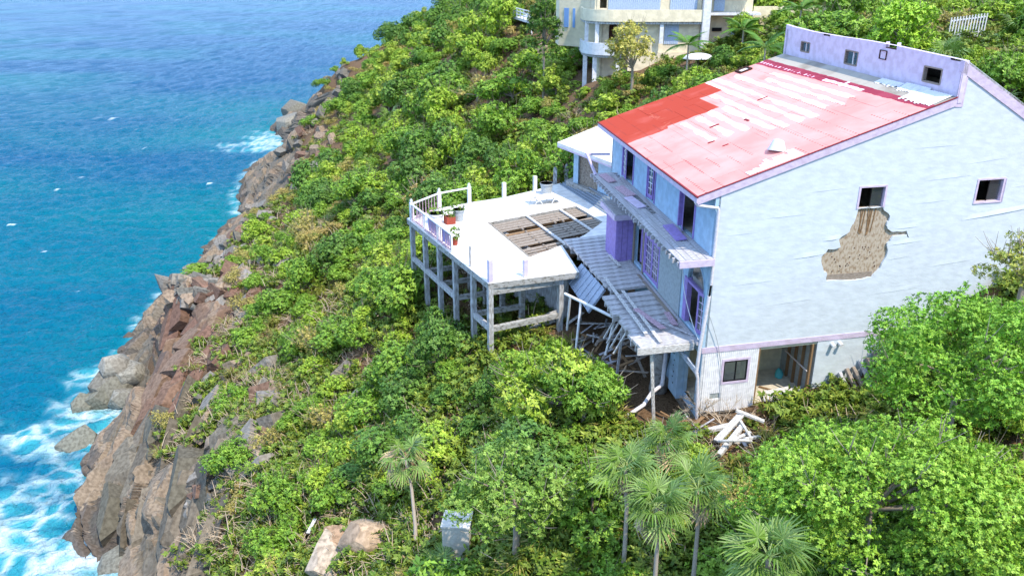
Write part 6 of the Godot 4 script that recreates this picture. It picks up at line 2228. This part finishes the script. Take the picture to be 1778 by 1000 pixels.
func ground_cover() -> void:
	var mb := MB.new()
	leaf_cloud(mb, [[Vector3(0, 0.25, 0), Vector3(0.5, 0.3, 0.5)], [Vector3(0.4, 0.2, 0.2), Vector3(0.35, 0.25, 0.35)]], 260, 0.15, 0.08, [Color(0.097, 0.180, 0.025), Color(0.242, 0.295, 0.036)], 0.15, 5)
	var away := func(p: Vector3, r: RandomNumberGenerator) -> bool:
		if in_terrace(p, -0.4): return r.randf() < 0.4
		if p.distance_to(Vector3(10, 23, -34)) < 3.2: return r.randf() < 0.12
		if p.x > -0.5 and p.x < 8.0 and p.z < -38.0 and p.z > -48.0: return r.randf() < 0.45
		return p.x > shore_x(p.z) + rock_width(p.z) - 2.0 + r.randf() * 6.0
	scatter("ground_cover", "low leafy growth between the bushes of the slope", mb.mesh(M.leaf), 15000, 4, away, 0.7, 1.9)
	# grass tufts
	var gm := MB.new()
	var r := RandomNumberGenerator.new()
	r.seed = 61
	for k in 46:
		var a := r.randf() * TAU
		var d := Vector3(cos(a), 0, sin(a))
		var b := d * r.randf() * 0.22
		var l := r.randf_range(0.45, 0.85)
		var w := Vector3(-d.z, 0, d.x) * 0.017
		var mid := b + d * l * 0.25 + Vector3.UP * l * 0.6
		var tip := b + d * l * 0.75 + Vector3.UP * l * 0.65
		var c := Color(0.182, 0.228, 0.030).lerp(Color(0.560, 0.388, 0.150), r.randf() * r.randf())
		gm.col = c
		var nn := (Vector3.UP + d * 0.4).normalized()
		gm.tri(b - w, mid - w, b + w, nn, nn, nn)
		gm.tri(b + w, mid - w, mid + w, nn, nn, nn)
		gm.tri(mid - w, tip, mid + w, nn, nn, nn)
	var grass := gm.mesh(M.leaf)
	scatter("grass", "coarse grass tufts growing among the scrub", grass, 6500, 8, func(p: Vector3, q: RandomNumberGenerator) -> bool: return away.call(p, q) and relief.get_noise_2d(p.x * 0.4 + 50.0, p.z * 0.4) > -0.05, 0.8, 1.8)
	# the smooth mat of vine below the terrace
	var vm := MB.new()
	leaf_cloud(vm, [[Vector3(0, 0.1, 0), Vector3(0.7, 0.16, 0.7)]], 260, 0.11, 0.05, [Color(0.196, 0.217, 0.030), Color(0.280, 0.285, 0.050)], 0.1, 9)
	var c := on_ground(655, 425, 40.0)
	scatter("vine_mat", "olive green mat of low vines sloping down from the terrace corner", vm.mesh(M.leaf), 26000, 12, func(p: Vector3, _q: RandomNumberGenerator) -> bool: return Vector2((p.x - c.x) / 5.0 + (p.z - c.z) / 22.0, (p.z - c.z) / 10.0).length() < 1.0, 0.8, 1.4)
	# dry sticks on the rocky slope
	var tm := MB.new()
	for k in 14:
		var d := Vector3(r.randfn(), r.randf() * 0.8, r.randfn()).normalized()
		var p0 := Vector3(r.randfn() * 0.3, 0.02, r.randfn() * 0.3)
		tm.tube([p0, p0 + d * 0.45 + Vector3.UP * 0.1, p0 + d * 0.9], [0.022, 0.016, 0.008], 4, false)
	scatter("dry_sticks", "tangled dry sticks on the rocky ground above the cliff", tm.mesh(M.dead_twig), 5000, 15, func(p: Vector3, q: RandomNumberGenerator) -> bool: 
		var e := p.x - shore_x(p.z) - rock_width(p.z)
		return e > -0.5 and e < 14.0 or e > 0.0 and q.randf() < 0.12, 0.7, 1.8)
	var ld := MB.new()
	for k in 34:
		var p0 := Vector3(r.randfn() * 0.45, 0.03 + r.randf() * 0.05, r.randfn() * 0.45)
		var d := Vector3(r.randfn(), r.randfn() * 0.25, r.randfn()).normalized() * 0.1
		var s := d.cross(Vector3.UP).normalized() * 0.03
		ld.col = Color(0.30, 0.20, 0.11).lerp(Color(0.46, 0.36, 0.24), r.randf())
		var nn := Vector3(r.randfn() * 0.3, 1, r.randfn() * 0.3).normalized()
		ld.tri(p0 - d, p0 + s, p0 + d, nn, nn, nn)
		ld.tri(p0 - d, p0 + d, p0 - s, nn, nn, nn)
	scatter("leaf_litter", "brown leaf litter over the bare earth", ld.mesh(M.dry_leaf), 5000, 19, func(p: Vector3, _q: RandomNumberGenerator) -> bool: return p.z > -75.0 and p.x > shore_x(p.z) + rock_width(p.z) + 0.5, 0.8, 1.6)

func grown_tree(called: String, label: String, base: Vector3, centre: Vector3, rad: Vector3, nb: int, br: float, n: int, L: float, W: float, tones: Array, seed_: int, open := 0.0, group := "") -> void:
	var r := RandomNumberGenerator.new()
	r.seed = seed_
	var o := thing(called, label, "tree", base, group)
	var blobs := []
	var ends := []
	for i in nb:
		var d := Vector3(r.randfn(), r.randfn() * 0.8 + 0.35, r.randfn()).normalized()
		var lump := relief.get_noise_3d(d.x * 9.0 + seed_, d.y * 9.0, d.z * 9.0)
		var k := r.randf_range(0.6, 0.95) * (1.0 + 0.45 * lump)
		var s := br * r.randf_range(0.4, 1.4)
		blobs.append([centre + d * rad * k, Vector3(s, s * r.randf_range(0.45, 0.7), s)])
		if i % (3 if nb < 60 else 8) == 0: ends.append(centre + d * rad * k)
	var mb := MB.new()
	leaf_cloud(mb, blobs, n, L, W, tones, open, seed_)
	part(mb, "crown", M.leaf, o)
	var tr := MB.new()
	branches(tr, base, ends, 0.14, maxf(0.6, (centre.y - rad.y * 0.55 - base.y)), 8)
	part(tr, "trunk", M.grey_bark, o)

func big_trees() -> void:
	var lime := [Color(0.172, 0.353, 0.030), Color(0.317, 0.496, 0.061)]
	var g := func(x: float, z: float) -> Vector3: return Vector3(x, height(x, z), z)
	var c1 := at_depth(1545, 862, 27.5)
	grown_tree("spreading_tree", "broad bright green tree spreading in front of the open ground floor bay", g.call(c1.x, c1.z - 1.0), c1, Vector3(4.7, 2.3, 3.0), 190, 0.85, 100000, 0.105, 0.062, lime, 5)
	var c2 := at_depth(1700, 630, 31.5)
	grown_tree("spreading_tree", "tall bright green tree hiding the rear of the blue side wall", g.call(c2.x, c2.z - 1.0), c2, Vector3(3.9, 2.4, 3.0), 110, 0.8, 64000, 0.105, 0.062, [Color(0.140, 0.328, 0.028), Color(0.279, 0.483, 0.053)], 6)
	var c3 := at_depth(1765, 462, 36.0)
	grown_tree("spreading_tree", "olive green small tree against the rear of the blue side wall", g.call(c3.x + 0.5, c3.z), c3, Vector3(1.3, 1.2, 1.3), 22, 0.5, 5000, 0.12, 0.06, [Color(0.227, 0.290, 0.052), Color(0.453, 0.433, 0.086)], 7, 0.1)
	var c4 := at_depth(895, 862, 33.5)
	grown_tree("loose_tree", "pale green loose crowned tree in the scrub before the fan palms", g.call(c4.x, c4.z - 0.5), c4, Vector3(2.6, 1.5, 2.0), 44, 0.6, 14000, 0.14, 0.07, [Color(0.143, 0.275, 0.033), Color(0.275, 0.396, 0.077)], 8, 0.12)
	var c5 := at_depth(1100, 88, 78.0)
	grown_tree("loose_tree", "yellow green tree before the balcony columns of the cream house", g.call(c5.x, c5.z), c5, Vector3(2.4, 2.9, 2.2), 42, 0.8, 9000, 0.2, 0.1, [Color(0.363, 0.362, 0.068), Color(0.682, 0.579, 0.154)], 9, 0.15)
	var c6 := at_depth(1570, 48, 66.0)
	grown_tree("hillside_tree", "rounded bright green tree behind the clerestory of the blue house", g.call(c6.x, c6.z), c6, Vector3(2.7, 2.0, 2.2), 40, 0.8, 12000, 0.2, 0.12, [Color(0.227, 0.433, 0.034), Color(0.453, 0.651, 0.068)], 10)
	var c7 := at_depth(945, 48, 90.0)
	grown_tree("hillside_tree", "dark tree standing between the white deck and the cream house", g.call(c7.x, c7.z), c7, Vector3(1.7, 3.4, 1.7), 40, 0.8, 9000, 0.2, 0.11, [Color(0.067, 0.154, 0.025), Color(0.136, 0.253, 0.034)], 11)
	var c8 := at_depth(1015, 668, 40.0)
	grown_tree("rubble_tree", "mid green young tree growing before the rubble under the slatted balcony", g.call(c8.x, c8.z), c8, Vector3(2.0, 0.8, 1.4), 36, 0.6, 13000, 0.14, 0.08, [Color(0.124, 0.271, 0.031), Color(0.273, 0.433, 0.052)], 12)
	var c9 := at_depth(1160, 780, 34.0)
	c9.y -= 0.6
	grown_tree("rubble_tree", "leafy young tree between the fan palms and the house corner", g.call(c9.x, c9.z), c9, Vector3(1.6, 0.8, 1.3), 24, 0.5, 7000, 0.14, 0.07, [Color(0.182, 0.325, 0.034), Color(0.363, 0.471, 0.061)], 13)
	var c10 := at_depth(915, 632, 43.5)
	c10.y -= 0.4
	grown_tree("rubble_tree", "bright leafy sapling before the near column of the terrace", g.call(c10.x, c10.z), c10, Vector3(1.5, 0.8, 1.2), 22, 0.5, 6000, 0.14, 0.08, [Color(0.171, 0.325, 0.034), Color(0.341, 0.488, 0.052)], 14)
	for q in [[870, 10, 128, 3.2], [800, 8, 180, 4.5], [1460, 20, 78, 2.4], [1500, -10, 84, 3.0], [1740, 30, 84, 3.2]]:
		var cc := at_depth(q[0], q[1], q[2])
		grown_tree("hillside_tree", "dense mid green tree on the skyline of the hill", g.call(cc.x, cc.z), cc, Vector3(q[3], q[3] * 0.75, q[3]), 36, q[3] * 0.33, 6500, 0.24, 0.14, [Color(0.114, 0.234, 0.031), Color(0.273, 0.433, 0.052)], int(q[0]), 0.0, "trees on the skyline")
	var cap := on_ground(345, 472, 60.0)
	shrub("mid", 1, cap, Vector3(1.6, 0.6, 0.9), 0.4, "flat green shrub sitting on top of the rubble ledge of the cliff", "")
	# dead pale brush at the house corner
	for q in [[1215, 728], [1250, 735], [1195, 745]]:
		var p := on_ground(q[0], q[1], 30.0)
		var o := shrub("dead", q[0] % 3, p + Vector3.UP * 0.1, Vector3(0.9, 0.7, 0.9), q[0], "pale dead brush lying on the bare earth under the house corner", "dead brush at the corner", "dead_brush", "brush")
		o.rotation = Vector3(0.9, q[0] * 0.3, 0.8)

func palms() -> void:
	var near := "fan palms in front of the house"
	# crown pixel, depth, trunk height, scale, greens, dead, label
	for q in [[704, 797, 42.0, 4.6, 0.95, 8, 10, "single fan palm with a long thin leaning trunk and tan skirt"],
			[1086, 815, 31.0, 5.2, 0.88, 15, 2, "fan palm at the seaward side of the palm cluster"],
			[1140, 880, 28.5, 5.0, 0.88, 16, 4, "tallest fan palm of the cluster with a dead frond hanging"],
			[1212, 850, 29.5, 5.2, 0.88, 15, 1, "fan palm of the cluster nearest the white wreckage"],
			[1160, 765, 33.5, 3.6, 0.8, 12, 4, "smaller fan palm behind the palm cluster"],
			[1335, 968, 25.0, 2.4, 0.95, 18, 1, "low wide fan palm at the foot of the spreading tree"],
			[765, 990, 37.0, 1.3, 0.8, 11, 2, "young trunkless fan palm beside the concrete block"]]:
		var top := at_depth(q[0], q[1], q[2])
		var bx: float = top.x + (0.7 if q[0] == 704 else 0.05)
		var gy := height(bx, top.z + 0.1)
		var base := Vector3(bx, minf(gy, top.y - 0.5), top.z + 0.1)
		if q[0] == 704:
			base = at_depth(722, 975, 41.0)
			base.y = height(base.x, base.z)
		palm(base, top, q[4], q[5], q[6], q[7], near, false, q[0])
	for q in [[690, 322, 92.0, 1.1], [733, 186, 130.0, 1.6], [612, 352, 96.0, 1.1], [648, 395, 88.0, 1.1], [768, 132, 135.0, 1.6], [676, 206, 126.0, 1.5], [770, 262, 104.0, 1.2], [575, 380, 98.0, 1.0], [735, 210, 122.0, 1.4], [870, 440, 66.0, 0.0], [640, 500, 78.0, 0.9], [580, 430, 90.0, 1.0]]:
		if q[3] == 0.0: continue
		var top := at_depth(q[0], q[1], q[2])
		var gy := height(top.x, top.z)
		var base := Vector3(top.x + 0.2, minf(gy, top.y - 1.0), top.z)
		if top.y - base.y > 7.0: base.y = top.y - 7.0
		palm(base, top, q[3], 9, 5, "slender fan palm with tan skirt rising from the scrub slope", "fan palms on the slope", false, q[0])
	for q in [[1690, 170, 55.0, 1.1], [1755, 150, 58.0, 1.2], [1640, 100, 62.0, 1.2], [1770, 60, 70.0, 1.3], [1735, 195, 52.0, 1.0]]:
		var top := at_depth(q[0], q[1], q[2])
		palm(Vector3(top.x, height(top.x, top.z) - 0.2 if height(top.x, top.z) < top.y - 0.6 else top.y - 0.8, top.z), top, q[3], 12, 3, "shaggy fan palm on the hillside behind the sloping lilac gable", "fan palms behind the gable", false, q[0])
	for q in [[1196, 78, 76.0, "coconut palm beside the upturned boat"], [1292, 52, 80.0, "coconut palm under the landing of the cream house"], [1392, 18, 78.0, "coconut palm before the beige retaining wall"], [1440, 0, 80.0, "coconut palm behind the lilac clerestory wall"], [1330, 84, 68.0, "stunted coconut palm beside the far edge of the pink roof"]]:
		var top := at_depth(q[0], q[1], q[2])
		var gy := height(top.x, top.z)
		palm(Vector3(top.x, minf(gy, top.y - 1.2), top.z), top, 0.95, 11, 0, q[3], "coconut palms", true, q[0])

func _ready() -> void:
	rng.seed = 7
	make_materials()
	make_light()
	solve_ground()
	make_ground()
	make_sea()
	make_cliff()
	make_house()
	make_terrace()
	make_slat_balcony()
	make_cream_house()
	make_stones()
	make_plants()
	make_debris()
	make_terrace_things()
